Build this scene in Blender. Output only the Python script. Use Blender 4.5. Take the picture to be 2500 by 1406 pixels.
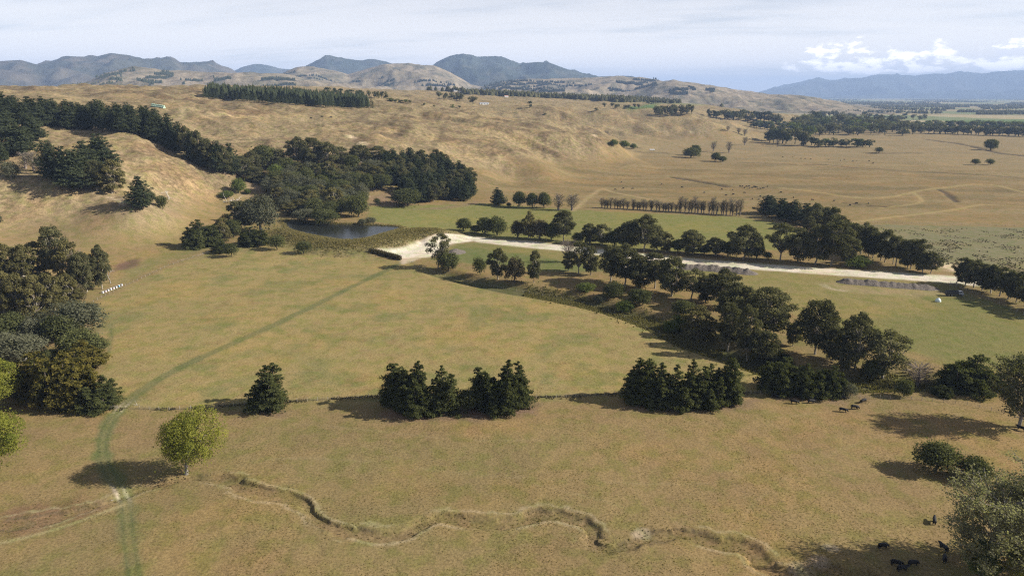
import bpy, bmesh, math, random
import numpy as np
from mathutils import Vector, Matrix, Euler

sc = bpy.context.scene
for _o in list(bpy.data.objects):
    bpy.data.objects.remove(_o, do_unlink=True)
COL = sc.collection

# ------------------------------------------------------------------ camera
CAM_H = 95.0
PITCH = math.radians(15.5)
FPX = 1700.0                      # focal length in pixels of a 2500 px wide frame
cam_d = bpy.data.cameras.new('camera')
cam_d.sensor_width = 36.0
cam_d.lens = 36.0 * FPX / 2500.0
cam_d.clip_start = 1.0
cam_d.clip_end = 200000.0
cam = bpy.data.objects.new('camera', cam_d)
COL.objects.link(cam)
cam.location = (0, 0, CAM_H)
cam.rotation_euler = (math.pi / 2 - PITCH, 0, 0)
sc.camera = cam

# ------------------------------------------------------------------ light
SUN_EL = math.radians(30.0)
SUN_AZ = math.radians(-2.0)        # measured from +X towards +Y
sd = Vector((math.cos(SUN_EL) * math.cos(SUN_AZ), math.cos(SUN_EL) * math.sin(SUN_AZ), math.sin(SUN_EL)))
sun_d = bpy.data.lights.new('sun', 'SUN')
sun_d.energy = 5.0
sun_d.angle = math.radians(0.53)
sun_d.color = (1.0, 0.94, 0.85)
sun = bpy.data.objects.new('sun', sun_d)
COL.objects.link(sun)
sun.location = (300, 0, 400)
sun.rotation_euler = sd.to_track_quat('Z', 'Y').to_euler()

world = bpy.data.worlds.new('World')
sc.world = world
world.use_nodes = True
nt = world.node_tree
for n in list(nt.nodes):
    nt.nodes.remove(n)
def N(tree, typ, **kw):
    n = tree.nodes.new(typ)
    for k, v in kw.items():
        setattr(n, k, v)
    return n
def mathn(tree, op, a, b=None, c=None, clamp=False):
    n = tree.nodes.new('ShaderNodeMath'); n.operation = op; n.use_clamp = clamp
    for i, s in enumerate((a, b, c)):
        if s is None: continue
        if isinstance(s, (int, float)): n.inputs[i].default_value = s
        else: tree.links.new(s, n.inputs[i])
    return n.outputs[0]
def maprange(tree, v, a, b, c=0.0, d=1.0, smooth=True):
    n = tree.nodes.new('ShaderNodeMapRange')
    n.interpolation_type = 'SMOOTHSTEP' if smooth else 'LINEAR'
    tree.links.new(v, n.inputs['Value'])
    n.inputs['From Min'].default_value = a; n.inputs['From Max'].default_value = b
    n.inputs['To Min'].default_value = c; n.inputs['To Max'].default_value = d
    return n.outputs['Result']
def mixc(tree, fac, a, b, blend='MIX'):
    n = tree.nodes.new('ShaderNodeMix'); n.data_type = 'RGBA'; n.blend_type = blend
    for sock, s in ((n.inputs['Factor'], fac), (n.inputs['A'], a), (n.inputs['B'], b)):
        pass
    ins = {'f': n.inputs[0], 'a': n.inputs[6], 'b': n.inputs[7]}
    for k, s in (('f', fac), ('a', a), ('b', b)):
        if isinstance(s, (int, float)): ins[k].default_value = s
        elif isinstance(s, (tuple, list)): ins[k].default_value = tuple(s) + ((1.0,) if len(s) == 3 else ())
        else: tree.links.new(s, ins[k])
    return n.outputs[2]
def noise(tree, vec, scale, detail=4, rough=0.55, dim='3D', w=None):
    n = tree.nodes.new('ShaderNodeTexNoise'); n.noise_dimensions = dim
    n.inputs['Scale'].default_value = scale; n.inputs['Detail'].default_value = detail
    n.inputs['Roughness'].default_value = rough
    if vec is not None and dim != '1D': tree.links.new(vec, n.inputs['Vector'])
    if w is not None: tree.links.new(w, n.inputs['W'])
    return n.outputs['Fac']
def combine(tree, x, y, z):
    n = tree.nodes.new('ShaderNodeCombineXYZ')
    for i, s in enumerate((x, y, z)):
        if isinstance(s, (int, float)): n.inputs[i].default_value = s
        else: tree.links.new(s, n.inputs[i])
    return n.outputs[0]

SKY_STRENGTH = 0.05
sky = N(nt, 'ShaderNodeTexSky', sky_type='NISHITA')
sky.sun_disc = False
sky.sun_elevation = SUN_EL
sky.sun_rotation = math.radians(90) - SUN_AZ
sky.altitude = 100
sky.air_density = 0.7
sky.dust_density = 0.5
sky.ozone_density = 1.0
tc = N(nt, 'ShaderNodeTexCoord')
sx = N(nt, 'ShaderNodeSeparateXYZ')
nt.links.new(tc.outputs['Generated'], sx.inputs[0])
X, Y, Z = sx.outputs
zc = mathn(nt, 'MAXIMUM', Z, 0.0)
inv = mathn(nt, 'DIVIDE', 1.0, mathn(nt, 'ADD', zc, 0.09))
cu = mathn(nt, 'MULTIPLY', X, inv)
cv = mathn(nt, 'MULTIPLY', Y, inv)
# high thin cirrus, one layer over the whole sky
cp = combine(nt, mathn(nt, 'MULTIPLY', cu, 0.42), mathn(nt, 'ADD', mathn(nt, 'MULTIPLY', cv, 1.0), mathn(nt, 'MULTIPLY', cu, 0.22)), 3.7)
c1 = noise(nt, cp, 0.62, 6, 0.6)
c2 = noise(nt, cp, 2.2, 5, 0.62)
cir = mathn(nt, 'ADD', mathn(nt, 'MULTIPLY', c1, 0.75), mathn(nt, 'MULTIPLY', c2, 0.25))
# optical depth of the cirrus sheet: it thickens with the slant path towards the horizon
tau = mathn(nt, 'MULTIPLY', maprange(nt, cir, 0.24, 0.55), 0.070)
path = mathn(nt, 'DIVIDE', 1.0, mathn(nt, 'ADD', zc, 0.012))
cirm = mathn(nt, 'SUBTRACT', 1.0, mathn(nt, 'EXPONENT', mathn(nt, 'MULTIPLY', mathn(nt, 'MULTIPLY', tau, path), -1.0)))
skyc = mixc(nt, cirm, sky.outputs['Color'], (21.2, 19.0, 16.7))
# a bank of cumulus lying over the far range on the right
az = mathn(nt, 'ARCTAN2', X, Y)
def cumulus(off_a, off_e):
    a = mathn(nt, 'ADD', az, off_a); e = mathn(nt, 'ADD', Z, off_e)
    p = combine(nt, mathn(nt, 'MULTIPLY', a, 17.0), mathn(nt, 'MULTIPLY', e, 42.0), 1.3)
    return noise(nt, p, 1.0, 7, 0.58)
q0 = cumulus(0.0, 0.0); q1 = cumulus(0.008, 0.0045)
big = noise(nt, combine(nt, mathn(nt, 'MULTIPLY', az, 6.0), 0.0, 5.1), 1.0, 2, 0.5)
top = mathn(nt, 'ADD', 0.040, mathn(nt, 'MULTIPLY', big, 0.075))
band = mathn(nt, 'MULTIPLY', maprange(nt, Z, 0.016, 0.030), mathn(nt, 'SUBTRACT', 1.0, maprange(nt, mathn(nt, 'DIVIDE', Z, top), 0.55, 1.1)))
cover = mathn(nt, 'MULTIPLY', maprange(nt, az, 0.26, 0.42), mathn(nt, 'SUBTRACT', 1.0, maprange(nt, az, 1.6, 2.2)))
dens = mathn(nt, 'ADD', q0, mathn(nt, 'MULTIPLY', mathn(nt, 'SUBTRACT', mathn(nt, 'MULTIPLY', band, cover), 1.0), 0.42))
cum = maprange(nt, dens, 0.37, 0.50)
lit = maprange(nt, mathn(nt, 'SUBTRACT', q0, q1), -0.05, 0.06)  # cloud shading painted into the colour: brighter towards the sun, greyer away from it
cumc = mixc(nt, lit, (16.0, 15.2, 15.0), (32.0, 29.5, 28.0))
skyc = mixc(nt, mathn(nt, 'MULTIPLY', cum, 0.9), skyc, cumc)
bg = N(nt, 'ShaderNodeBackground'); bg.inputs['Strength'].default_value = SKY_STRENGTH
wo = N(nt, 'ShaderNodeOutputWorld')
nt.links.new(skyc, bg.inputs['Color']); nt.links.new(bg.outputs[0], wo.inputs['Surface'])

sc.view_settings.view_transform = 'Standard'
sc.view_settings.look = 'None'
sc.view_settings.gamma = 1.0
sc.view_settings.exposure = 0.95
sc.view_settings.use_curve_mapping = False
sc.cycles.max_bounces = 5
sc.cycles.diffuse_bounces = 2
sc.cycles.transmission_bounces = 3
sc.cycles.volume_bounces = 0
sc.cycles.use_denoising = False
sc.cycles.filter_width = 1.2
sc.cycles.adaptive_threshold = 0.005
sc.cycles.sample_clamp_indirect = 4.0

# ------------------------------------------------------------------ small helpers
SINP, COSP = math.sin(PITCH), math.cos(PITCH)
def pix(px, py):
    """azimuth (rad, from +Y to +X) and slope dz/dr of the sight line through a photo pixel"""
    dx = (px - 1250.0) / FPX; dy = (703.0 - py) / FPX
    vy = COSP + dy * SINP; vz = -SINP + dy * COSP
    return math.atan2(dx, vy), vz / math.hypot(dx, vy)

def hashn(ix, iy, seed):
    h = (ix.astype(np.int64) * 374761393 + iy.astype(np.int64) * 668265263 + seed * 982451653) & 0xffffffff
    h = ((h ^ (h >> 13)) * 1274126177) & 0xffffffff
    h = h ^ (h >> 16)
    return (h & 0xffffff) / float(0xffffff)
def vnoise(x, y, seed=0):
    x = np.asarray(x, float); y = np.asarray(y, float)
    ix = np.floor(x); iy = np.floor(y)
    fx = x - ix; fy = y - iy
    fx = fx * fx * fx * (fx * (fx * 6 - 15) + 10); fy = fy * fy * fy * (fy * (fy * 6 - 15) + 10)
    a = hashn(ix, iy, seed); b = hashn(ix + 1, iy, seed); c = hashn(ix, iy + 1, seed); d = hashn(ix + 1, iy + 1, seed)
    return (a + (b - a) * fx) * (1 - fy) + (c + (d - c) * fx) * fy
def fbm(x, y, scale, octv=4, seed=0, gain=0.5):
    s = 0; a = 1.0; t = 0; f = 1.0 / scale
    for i in range(octv):
        s = s + a * vnoise(x * f + 17.3 * i, y * f - 9.1 * i, seed + i); t += a; a *= gain; f *= 2.03
    return s / t
def ridged(x, y, scale, octv=4, seed=0):
    s = 0; a = 1.0; t = 0; f = 1.0 / scale
    for i in range(octv):
        s = s + a * (1 - np.abs(2 * vnoise(x * f + 7.7 * i, y * f + 3.3 * i, seed + i) - 1)); t += a; a *= 0.5; f *= 2.07
    return s / t
def sstep(a, b, x):
    t = np.clip((x - a) / (b - a), 0, 1); return t * t * (3 - 2 * t)

def np_mesh(name, V, F, mat=None, smooth=False, attrs=None):
    """F: (n,3) or (n,4) int array"""
    me = bpy.data.meshes.new(name)
    V = np.ascontiguousarray(V, np.float32); F = np.ascontiguousarray(F, np.int32)
    k = F.shape[1]
    me.vertices.add(len(V)); me.vertices.foreach_set('co', V.ravel())
    me.loops.add(F.size); me.loops.foreach_set('vertex_index', F.ravel())
    me.polygons.add(len(F)); me.polygons.foreach_set('loop_start', np.arange(0, F.size, k, dtype=np.int32))
    if attrs:
        for an, (typ, dom, arr) in attrs.items():
            at = me.attributes.new(an, typ, dom)
            at.data.foreach_set('color' if 'COLOR' in typ else 'value', np.ascontiguousarray(arr, np.float32).ravel())
    me.update(calc_edges=True)
    if smooth:
        me.polygons.foreach_set('use_smooth', np.ones(len(F), bool))
    if mat: me.materials.append(mat)
    return me
def link(name, me, parent=None, loc=None, rot=None, scale=None, **props):
    o = bpy.data.objects.new(name, me); COL.objects.link(o)
    if parent: o.parent = parent
    if loc is not None: o.location = loc
    if rot is not None: o.rotation_euler = rot
    if scale is not None: o.scale = scale
    for k, v in props.items():
        if v is not None: o[k] = v
    return o

# ------------------------------------------------------------------ materials
def new_mat(name):
    m = bpy.data.materials.new(name); m.use_nodes = True
    t = m.node_tree
    for n in list(t.nodes): t.nodes.remove(n)
    out = N(t, 'ShaderNodeOutputMaterial')
    return m, t, out
def principled(t, out, base, rough=0.9, spec=0.1, normal=None):
    b = N(t, 'ShaderNodeBsdfPrincipled')
    if isinstance(base, tuple): b.inputs['Base Color'].default_value = base + (1.0,)
    else: t.links.new(base, b.inputs['Base Color'])
    b.inputs['Roughness'].default_value = rough
    b.inputs['Specular IOR Level'].default_value = spec
    if normal is not None: t.links.new(normal, b.inputs['Normal'])
    t.links.new(b.outputs[0], out.inputs['Surface'])
    return b
def bump(t, h, strength, dist, prev=None):
    n = N(t, 'ShaderNodeBump'); n.inputs['Strength'].default_value = strength; n.inputs['Distance'].default_value = dist
    t.links.new(h, n.inputs['Height'])
    if prev is not None: t.links.new(prev, n.inputs['Normal'])
    return n.outputs[0]

def ground_material():
    m, t, out = new_mat('pasture')
    col = N(t, 'ShaderNodeVertexColor', layer_name='Col').outputs['Color']
    geo = N(t, 'ShaderNodeNewGeometry')
    pos = geo.outputs['Position']
    mp = N(t, 'ShaderNodeMapping'); t.links.new(pos, mp.inputs[0]); mp.inputs['Scale'].default_value = (1, 1, 0.3)
    v = mp.outputs[0]
    n1 = noise(t, v, 1.6, 5, 0.75)
    n2 = noise(t, v, 0.16, 4, 0.6)
    n3 = noise(t, v, 0.025, 4, 0.6)
    # greener patches and dry straw patches inside the pasture
    c = mixc(t, maprange(t, n2, 0.42, 0.66), col, mixc(t, 1.0, col, (0.80, 0.92, 0.72), 'MULTIPLY'))
    c = mixc(t, maprange(t, n3, 0.45, 0.68), c, mixc(t, 1.0, c, (1.13, 1.05, 0.98), 'MULTIPLY'))
    fl = maprange(t, n1, 0.34, 0.64, 0.72, 1.27)
    c = mixc(t, 1.0, c, combine(t, fl, fl, fl), 'MULTIPLY')
    n5 = noise(t, v, 0.45, 3, 0.75)
    c = mixc(t, maprange(t, n5, 0.62, 0.74), c, mixc(t, 1.0, c, (0.78, 0.80, 0.74), 'MULTIPLY'))
    tus = N(t, 'ShaderNodeVertexColor', layer_name='Col').outputs['Alpha']
    n6 = noise(t, v, 0.22, 6, 0.85)
    k6 = maprange(t, n6, 0.38, 0.62, 0.60, 1.38)
    c = mixc(t, tus, c, mixc(t, 1.0, c, combine(t, k6, k6, k6), 'MULTIPLY'))
    b1 = bump(t, noise(t, v, 2.6, 4, 0.7), 0.45, 0.16)
    b2 = bump(t, noise(t, v, 0.30, 4, 0.6), 0.35, 0.7, b1)
    principled(t, out, c, 0.95, 0.03, b2)
    return m
M_GROUND = ground_material()

def hill_material(name, sc_):
    m, t, out = new_mat(name)
    col = N(t, 'ShaderNodeVertexColor', layer_name='Col').outputs['Color']
    pos = N(t, 'ShaderNodeNewGeometry').outputs['Position']
    n1 = noise(t, pos, sc_, 6, 0.65)
    fl = maprange(t, n1, 0.3, 0.7, 0.72, 1.2)
    c = mixc(t, 1.0, col, combine(t, fl, fl, fl), 'MULTIPLY')
    principled(t, out, c, 0.95, 0.02, bump(t, n1, 0.8, 0.22 / sc_))
    return m
M_HILL = hill_material('dry_hill', 0.02)
M_MOUNT = hill_material('forest_range', 0.008)

def leaf_material(name, c1, c2, transl=0.32, hue=0.5):
    m, t, out = new_mat(name)
    at = N(t, 'ShaderNodeAttribute', attribute_name='v').outputs['Fac']
    inf = N(t, 'ShaderNodeObjectInfo').outputs['Random']
    f = mathn(t, 'ADD', mathn(t, 'MULTIPLY', at, 1 - hue * 0.6), mathn(t, 'MULTIPLY', inf, hue * 0.6), clamp=True)
    c = mixc(t, f, c1, c2)
    d = N(t, 'ShaderNodeBsdfDiffuse'); d.inputs['Roughness'].default_value = 0.5
    t.links.new(c, d.inputs['Color'])
    tr = N(t, 'ShaderNodeBsdfTranslucent'); t.links.new(mixc(t, 1.0, c, (1.2, 1.25, 0.7), 'MULTIPLY'), tr.inputs['Color'])
    mx = N(t, 'ShaderNodeMixShader'); mx.inputs[0].default_value = transl
    t.links.new(d.outputs[0], mx.inputs[1]); t.links.new(tr.outputs[0], mx.inputs[2])
    t.links.new(mx.outputs[0], out.inputs['Surface'])
    return m
def bark_material(name, c1, c2, scale=1.5):
    m, t, out = new_mat(name)
    tcn = N(t, 'ShaderNodeTexCoord').outputs['Object']
    mp = N(t, 'ShaderNodeMapping'); t.links.new(tcn, mp.inputs[0]); mp.inputs['Scale'].default_value = (1, 1, 0.25)
    n1 = noise(t, mp.outputs[0], scale, 4, 0.6)
    principled(t, out, mixc(t, maprange(t, n1, 0.35, 0.65), c1, c2), 0.9, 0.1, bump(t, n1, 0.6, 0.1))
    return m
def plain_material(name, c, rough=0.7, spec=0.3, var=0.15, scale=2.0, metal=0.0):
    m, t, out = new_mat(name)
    tcn = N(t, 'ShaderNodeTexCoord').outputs['Object']
    n1 = noise(t, tcn, scale, 4, 0.6)
    c0 = tuple(x * (1 - var) for x in c); c2 = tuple(min(1, x * (1 + var)) for x in c)
    b = principled(t, out, mixc(t, maprange(t, n1, 0.3, 0.7), c0, c2), rough, spec)
    b.inputs['Metallic'].default_value = metal
    return m

ML = {
 'gum':   leaf_material('gum_leaves',   (0.055, 0.057, 0.025), (0.201, 0.190, 0.090)),
 'olive': leaf_material('olive_leaves', (0.078, 0.074, 0.026), (0.235, 0.205, 0.085)),
 'mac':   leaf_material('cypress_leaves', (0.033, 0.040, 0.015), (0.126, 0.134, 0.048)),
 'gold':  leaf_material('golden_cypress_leaves', (0.040, 0.044, 0.014), (0.215, 0.175, 0.040), hue=0.2),
 'pine':  leaf_material('pine_needles', (0.028, 0.038, 0.020), (0.098, 0.112, 0.055)),
 'pop':   leaf_material('poplar_leaves', (0.110, 0.130, 0.022), (0.30, 0.29, 0.055), 0.35, 0.25),
 'pale':  leaf_material('pale_poplar_leaves', (0.15, 0.152, 0.078), (0.34, 0.325, 0.19), 0.42, 0.2),
 'oak':   leaf_material('broad_leaves', (0.050, 0.057, 0.023), (0.172, 0.178, 0.067)),
 'fresh': leaf_material('fresh_leaves', (0.077, 0.105, 0.026), (0.188, 0.213, 0.062)),
 'grey':  leaf_material('wattle_leaves', (0.075, 0.080, 0.048), (0.205, 0.200, 0.125)),
 'bronze': leaf_material('bronze_leaves', (0.072, 0.064, 0.031), (0.202, 0.164, 0.092)),
 'dull':  leaf_material('dull_poplar_leaves', (0.060, 0.066, 0.026), (0.170, 0.165, 0.080), 0.3, 0.2),
 'reed':  leaf_material('reed_blades', (0.15, 0.135, 0.055), (0.32, 0.26, 0.12), 0.4, 0.0),
 'tuft':  leaf_material('grass_blades', (0.19, 0.155, 0.065), (0.31, 0.245, 0.110), 0.5, 0.0),
 'rough': leaf_material('rank_grass_blades', (0.045, 0.045, 0.022), (0.15, 0.12, 0.06), 0.1, 0.0),
}
MB_DARK = bark_material('dark_bark', (0.05, 0.04, 0.03), (0.12, 0.10, 0.08))
MB_GUM = bark_material('gum_bark', (0.18, 0.15, 0.11), (0.42, 0.38, 0.31))
MB_GREY = bark_material('grey_bark', (0.14, 0.125, 0.105), (0.30, 0.275, 0.24))
MB_DEAD = bark_material('bleached_wood', (0.40, 0.37, 0.32), (0.62, 0.58, 0.52))
MB_BROWN = bark_material('brown_twigs', (0.13, 0.10, 0.08), (0.24, 0.20, 0.17))

# ------------------------------------------------------------------ terrain heights
# survey points: (photo x, photo y, 'z' or 'r', value): height or ground range read off the photograph
SURV = []
def cz(px, py, z):
    a, s = pix(px, py); SURV.append((a, math.log((z - CAM_H) / s), z))
def cr(px, py, r):
    a, s = pix(px, py); SURV.append((a, math.log(r), CAM_H + s * r))
for p in [(0,1406),(600,1406),(1250,1406),(1900,1406),(2500,1406),(0,1180),(600,1150),(1250,1150),(1900,1150),(2500,1150),
          (250,1000),(700,980),(1000,950),(1400,950),(1700,920),(2100,950),(2450,950),(300,820),(60,900),(620,820),(1000,820),(1250,760),
          (1550,820),(2050,780),(2400,760),(600,720),(900,700),(1000,650),(1250,680),(1450,650),(1750,660),(2000,640),(2250,680),(2480,660),
          (1200,610),(1500,580),(1900,590),(2200,600),(2480,580),(1250,545),(1600,530),(2000,545),(2480,520),(1800,490),(2200,480),
          (1650,455),(2000,440),(2450,430),(1750,410),(1600,405),(2000,390),(2450,385),(1950,355),(2450,345),(2200,335),(2300,300),(2480,290)]:
    cz(p[0], p[1], 0.0)
for a in (-0.85, -0.5, 0.0, 0.5, 0.85):
    for r in (20, 55, 95):
        SURV.append((a, math.log(r), 0.0))
    for r, z in ((7000, 0), (14000, 0), (45000, 0)):
        SURV.append((a, math.log(r), z))
for a in (0.42, 0.6, 0.85):
    for r in (160, 400, 800, 1600, 3500):
        SURV.append((a + 0.15, math.log(r), 0.0))
for a in (-0.8,):
    for r in (160, 250): SURV.append((a, math.log(r), 0.0))
# left hill and its spur
for p in [(330,690,0),(240,745,0),(0,770,1),(400,650,1),(540,607,3),(300,600,6),(100,625,8),(0,600,12),(-150,600,16),(200,540,14),(0,520,20),
          (400,560,7),(450,520,9),(530,500,8),(650,590,3),(760,602,2),(850,612,1),(990,622,0),(1060,590,.5),(950,530,3.5),(1000,545,2),
          (700,520,5),(560,560,4.5),(900,490,5),(1190,482,2),(1300,470,2),(1450,440,1),(1550,388,1),(1600,352,4),(1830,346,0),(1860,322,1)]:
    cz(*p)
for p in [(130,440,590),(0,405,640),(-150,380,660),(300,475,560),(380,510,525),(320,430,620),(320,370,680),(350,340,720),(480,450,640),(480,400,690),
          (560,430,680),(620,440,690),(200,340,740),(0,290,800),(-150,275,820),(100,305,790),(200,318,770),(300,330,740),(420,360,720),(120,400,650),(50,345,720),
          (100,240,1100),(300,270,950),(300,215,1700),(100,218,1600),(0,224,1500),(-150,222,1500),(500,215,1800),(500,245,1130),(700,254,1130),(910,265,1120),
          (450,300,880),(600,300,900),(500,330,800),(620,350,780),(700,320,860),(860,335,830),(1000,300,980),(1050,285,1050),(960,380,760),
          (1100,400,760),(1150,440,730),(700,430,680),(800,420,700),(900,430,690),(1000,440,690),
          (1300,400,840),(1250,350,930),(1200,320,980),(1400,370,980),(1400,340,1060),(1150,290,1080),(1500,365,1080),
          (1300,300,1350),(1500,320,1450),(1480,354,1200),(1100,260,1500),(1300,265,1700),(1500,290,1700),(1650,300,1700),(1750,320,1600),
          (1500,262,2100),(1650,275,2100),(1800,300,1900),(1700,262,2600),(1850,275,2500),(1000,225,2600),(1200,232,2800),(1400,240,3000),
          (1600,255,3200),(1750,262,3000),(800,226,2000),(700,216,2500)]:
    cr(*p)
for px, r, z in [(-150,2600,60),(200,2800,70),(600,3400,70),(1000,3600,60),(1400,4000,40),(1700,4200,10),(1900,3200,0),(2100,2600,0),(200,4500,0),(1000,5000,0),(1900,5000,0),(2400,5000,0)]:
    SURV.append((pix(px, 240)[0], math.log(r), z))
S = np.array(SURV)
P = S[:, :2]; nP = len(P)
def tps_k(d2):
    return np.where(d2 > 1e-12, 0.5 * d2 * np.log(np.maximum(d2, 1e-12)), 0.0)
K = tps_k(((P[:, None] - P[None]) ** 2).sum(2)) + 2e-4 * np.eye(nP)
A = np.zeros((nP + 3, nP + 3)); A[:nP, :nP] = K
A[:nP, nP] = 1; A[:nP, nP + 1:] = P; A[nP:, :nP] = A[:nP, nP:].T
W = np.linalg.solve(A, np.concatenate([S[:, 2], [0, 0, 0]]))
def tps(a, l):
    q = np.stack([np.ravel(a), np.ravel(l)], 1); out = np.empty(len(q))
    for i in range(0, len(q), 40000):
        b = q[i:i + 40000]
        d2 = (b ** 2).sum(1)[:, None] + (P ** 2).sum(1)[None] - 2 * b @ P.T
        out[i:i + 40000] = tps_k(np.maximum(d2, 0)) @ W[:nP] + W[nP] + b @ W[nP + 1:]
    return out.reshape(np.shape(a))

PHI = np.radians(np.arange(-50, 50.001, 0.17))
RR = np.concatenate([np.linspace(15, 96, 26), 100 * np.exp(np.arange(0, math.log(2.4), 0.0031)), 240 * np.exp(np.arange(0, math.log(700 / 240), 0.0043)),
                     700 * np.exp(np.arange(0, math.log(4000 / 700), 0.0072)), 4000 * np.exp(np.arange(0, math.log(46000 / 4000), 0.022))])
nA, nR = len(PHI), len(RR)
LR = np.log(RR)
AA, LL = np.meshgrid(PHI, LR)                      # rows: range, columns: azimuth
GX = np.exp(LL) * np.sin(AA); GY = np.exp(LL) * np.cos(AA); GR = np.exp(LL)
# coarse solve of the spline, then bilinear refinement
ca = np.linspace(PHI[0], PHI[-1], 150); cl = np.linspace(LR[0], LR[-1], 260)
cA, cL = np.meshgrid(ca, cl)
CH = tps(cA, cL)
def bil(G, ax, ay, x, y):
    fx = np.clip(np.interp(x, ax, np.arange(len(ax))), 0, len(ax) - 1.001); fy = np.clip(np.interp(y, ay, np.arange(len(ay))), 0, len(ay) - 1.001)
    ix = fx.astype(int); iy = fy.astype(int); tx = fx - ix; ty = fy - iy
    return (G[iy, ix] * (1 - tx) + G[iy, ix + 1] * tx) * (1 - ty) + (G[iy + 1, ix] * (1 - tx) + G[iy + 1, ix + 1] * tx) * ty
H = bil(CH, ca, cl, AA, LL)
H = np.where(GR > 5200, H * (1 - sstep(5200, 8000, GR)), H)
H = np.where(H < 1.2, H * 0.15 * (H < 0) + np.maximum(H, 0) ** 1.5 / 1.2 ** .5 * (H >= 0), H)   # keep the plain flat
hillm = sstep(3, 25, H)
# relief: rolling spurs and gullies on the hills, soft swells on the plain
warp = fbm(GX, GY, 260, 3, 5) * 160
H0 = H.copy()
H = H + hillm * ((fbm(GX + warp, GY - warp, 190, 4, 11) - 0.5) * 13 * sstep(450, 1100, GR) + (ridged(GX + warp, GY, 110, 4, 21) - 0.55) * 9 * sstep(520, 900, GR))
H = H + sstep(1300, 2400, GR) * (1 - sstep(3800, 5000, GR)) * sstep(2, 30, H0) * (fbm(GX, GY, 420, 3, 31) - 0.5) * 22
H = H + hillm * (ridged(GX, GY + 0.4 * GX, 34, 3, 41) - 0.5) * 4.0 * sstep(300, 600, GR) + hillm * (ridged(GX, GY + 0.4 * GX, 34, 3, 41) - 0.5) * 1.2 + (fbm(GX, GY, 60, 3, 51) - 0.5) * (0.9 + 2.2 * sstep(600, 1000, GR)) * (1 - hillm)
H = H + (fbm(GX, GY, 7, 3, 61) - 0.5) * 0.28 + (fbm(GX, GY, 2.2, 2, 71) - 0.5) * 0.10 * (GR < 600)
# sheep terraces: small steps along the contours of the steep faces
H = H + sstep(12, 30, H0) * 0.35 * np.sin(H * 2 * math.pi / 2.6 + 4 * fbm(GX, GY, 30, 2, 81)) * 0.5

def height(x, y):
    a = np.arctan2(x, y); l = np.log(np.maximum(np.hypot(x, y), 16))
    return bil(H, PHI, LR, a, l)
def ground(px, py, rmin=60.0):
    """first point of the terrain on the sight line of a photo pixel"""
    a, s = pix(px, py)
    a = min(max(a, PHI[0] + .002), PHI[-1] - .002)
    rs = RR[RR > rmin]
    h = bil(H, PHI, LR, np.full(len(rs), a), np.log(rs))
    g = h - (CAM_H + s * rs)
    k = np.argmax(g > 0)
    if g[k] <= 0: k = len(rs) - 1
    if k > 0:
        t = g[k - 1] / (g[k - 1] - g[k] + 1e-9); r = rs[k - 1] + t * (rs[k] - rs[k - 1])
    else: r = rs[0]
    x, y = r * math.sin(a), r * math.cos(a)
    return np.array([x, y, float(height(np.array([x]), np.array([y]))[0])])
def gpoly(pts): return np.array([ground(*p)[:2] for p in pts])

def smooth_line(p, n=6):
    """Catmull-Rom through 2D points"""
    p = np.asarray(p, float); q = np.vstack([2 * p[0] - p[1], p, 2 * p[-1] - p[-2]]); out = []
    for i in range(1, len(q) - 2):
        for t in np.arange(n) / n:
            out.append(0.5 * ((2 * q[i]) + (-q[i-1] + q[i+1]) * t + (2*q[i-1] - 5*q[i] + 4*q[i+1] - q[i+2]) * t*t + (-q[i-1] + 3*q[i] - 3*q[i+1] + q[i+2]) * t**3))
    out.append(p[-1]); return np.array(out)
def line_dist(pl, maxd=40.0):
    """distance of each terrain vertex to a polyline, signed side and length along it"""
    D = np.full(GX.shape, 1e9); SG = np.zeros(GX.shape); AL = np.zeros(GX.shape)
    box = (GX > pl[:, 0].min() - maxd) & (GX < pl[:, 0].max() + maxd) & (GY > pl[:, 1].min() - maxd) & (GY < pl[:, 1].max() + maxd)
    x = GX[box]; y = GY[box]; d = np.full(x.shape, 1e9); sg = np.zeros(x.shape); al = np.zeros(x.shape); L = 0
    for a, b in zip(pl[:-1], pl[1:]):
        v = b - a; l2 = v @ v + 1e-9
        t = np.clip(((x - a[0]) * v[0] + (y - a[1]) * v[1]) / l2, 0, 1)
        ex = x - a[0] - t * v[0]; ey = y - a[1] - t * v[1]; dd = np.hypot(ex, ey)
        m = dd < d
        d = np.where(m, dd, d); sg = np.where(m, np.sign(v[0] * ey - v[1] * ex), sg); al = np.where(m, L + t * math.sqrt(l2), al); L += math.sqrt(l2)
    D[box] = d; SG[box] = sg; AL[box] = al
    return D, SG, AL
def poly_sd(pl, maxd=40.0):
    """signed distance to a closed outline, positive inside"""
    c = np.vstack([pl, pl[:1]])
    D, _, _ = line_dist(c, maxd)
    ins = np.zeros(GX.shape, bool)
    box = (GX > pl[:, 0].min()) & (GX < pl[:, 0].max()) & (GY > pl[:, 1].min()) & (GY < pl[:, 1].max())
    x = GX[box]; y = GY[box]; w = np.zeros(x.shape, bool)
    for a, b in zip(c[:-1], c[1:]):
        cnd = ((a[1] > y) != (b[1] > y)) & (x < (b[0] - a[0]) * (y - a[1]) / (b[1] - a[1] + 1e-12) + a[0])
        w ^= cnd
    ins[box] = w
    return np.where(ins, D, -D)

# --- long soft gullies running down the middle hill faces
_c = GX * .66 + GY * .75 + .35 * warp; _l = GX * .75 - GY * .66
H = H + hillm * sstep(590, 760, GR) * (1 - sstep(1900, 2600, GR)) * ((ridged(_c, _l / 6.0, 62, 3, 161) - .58) * 9 + (ridged(_c, _l / 9.0, 21, 2, 163) - .55) * 2.4)
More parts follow.
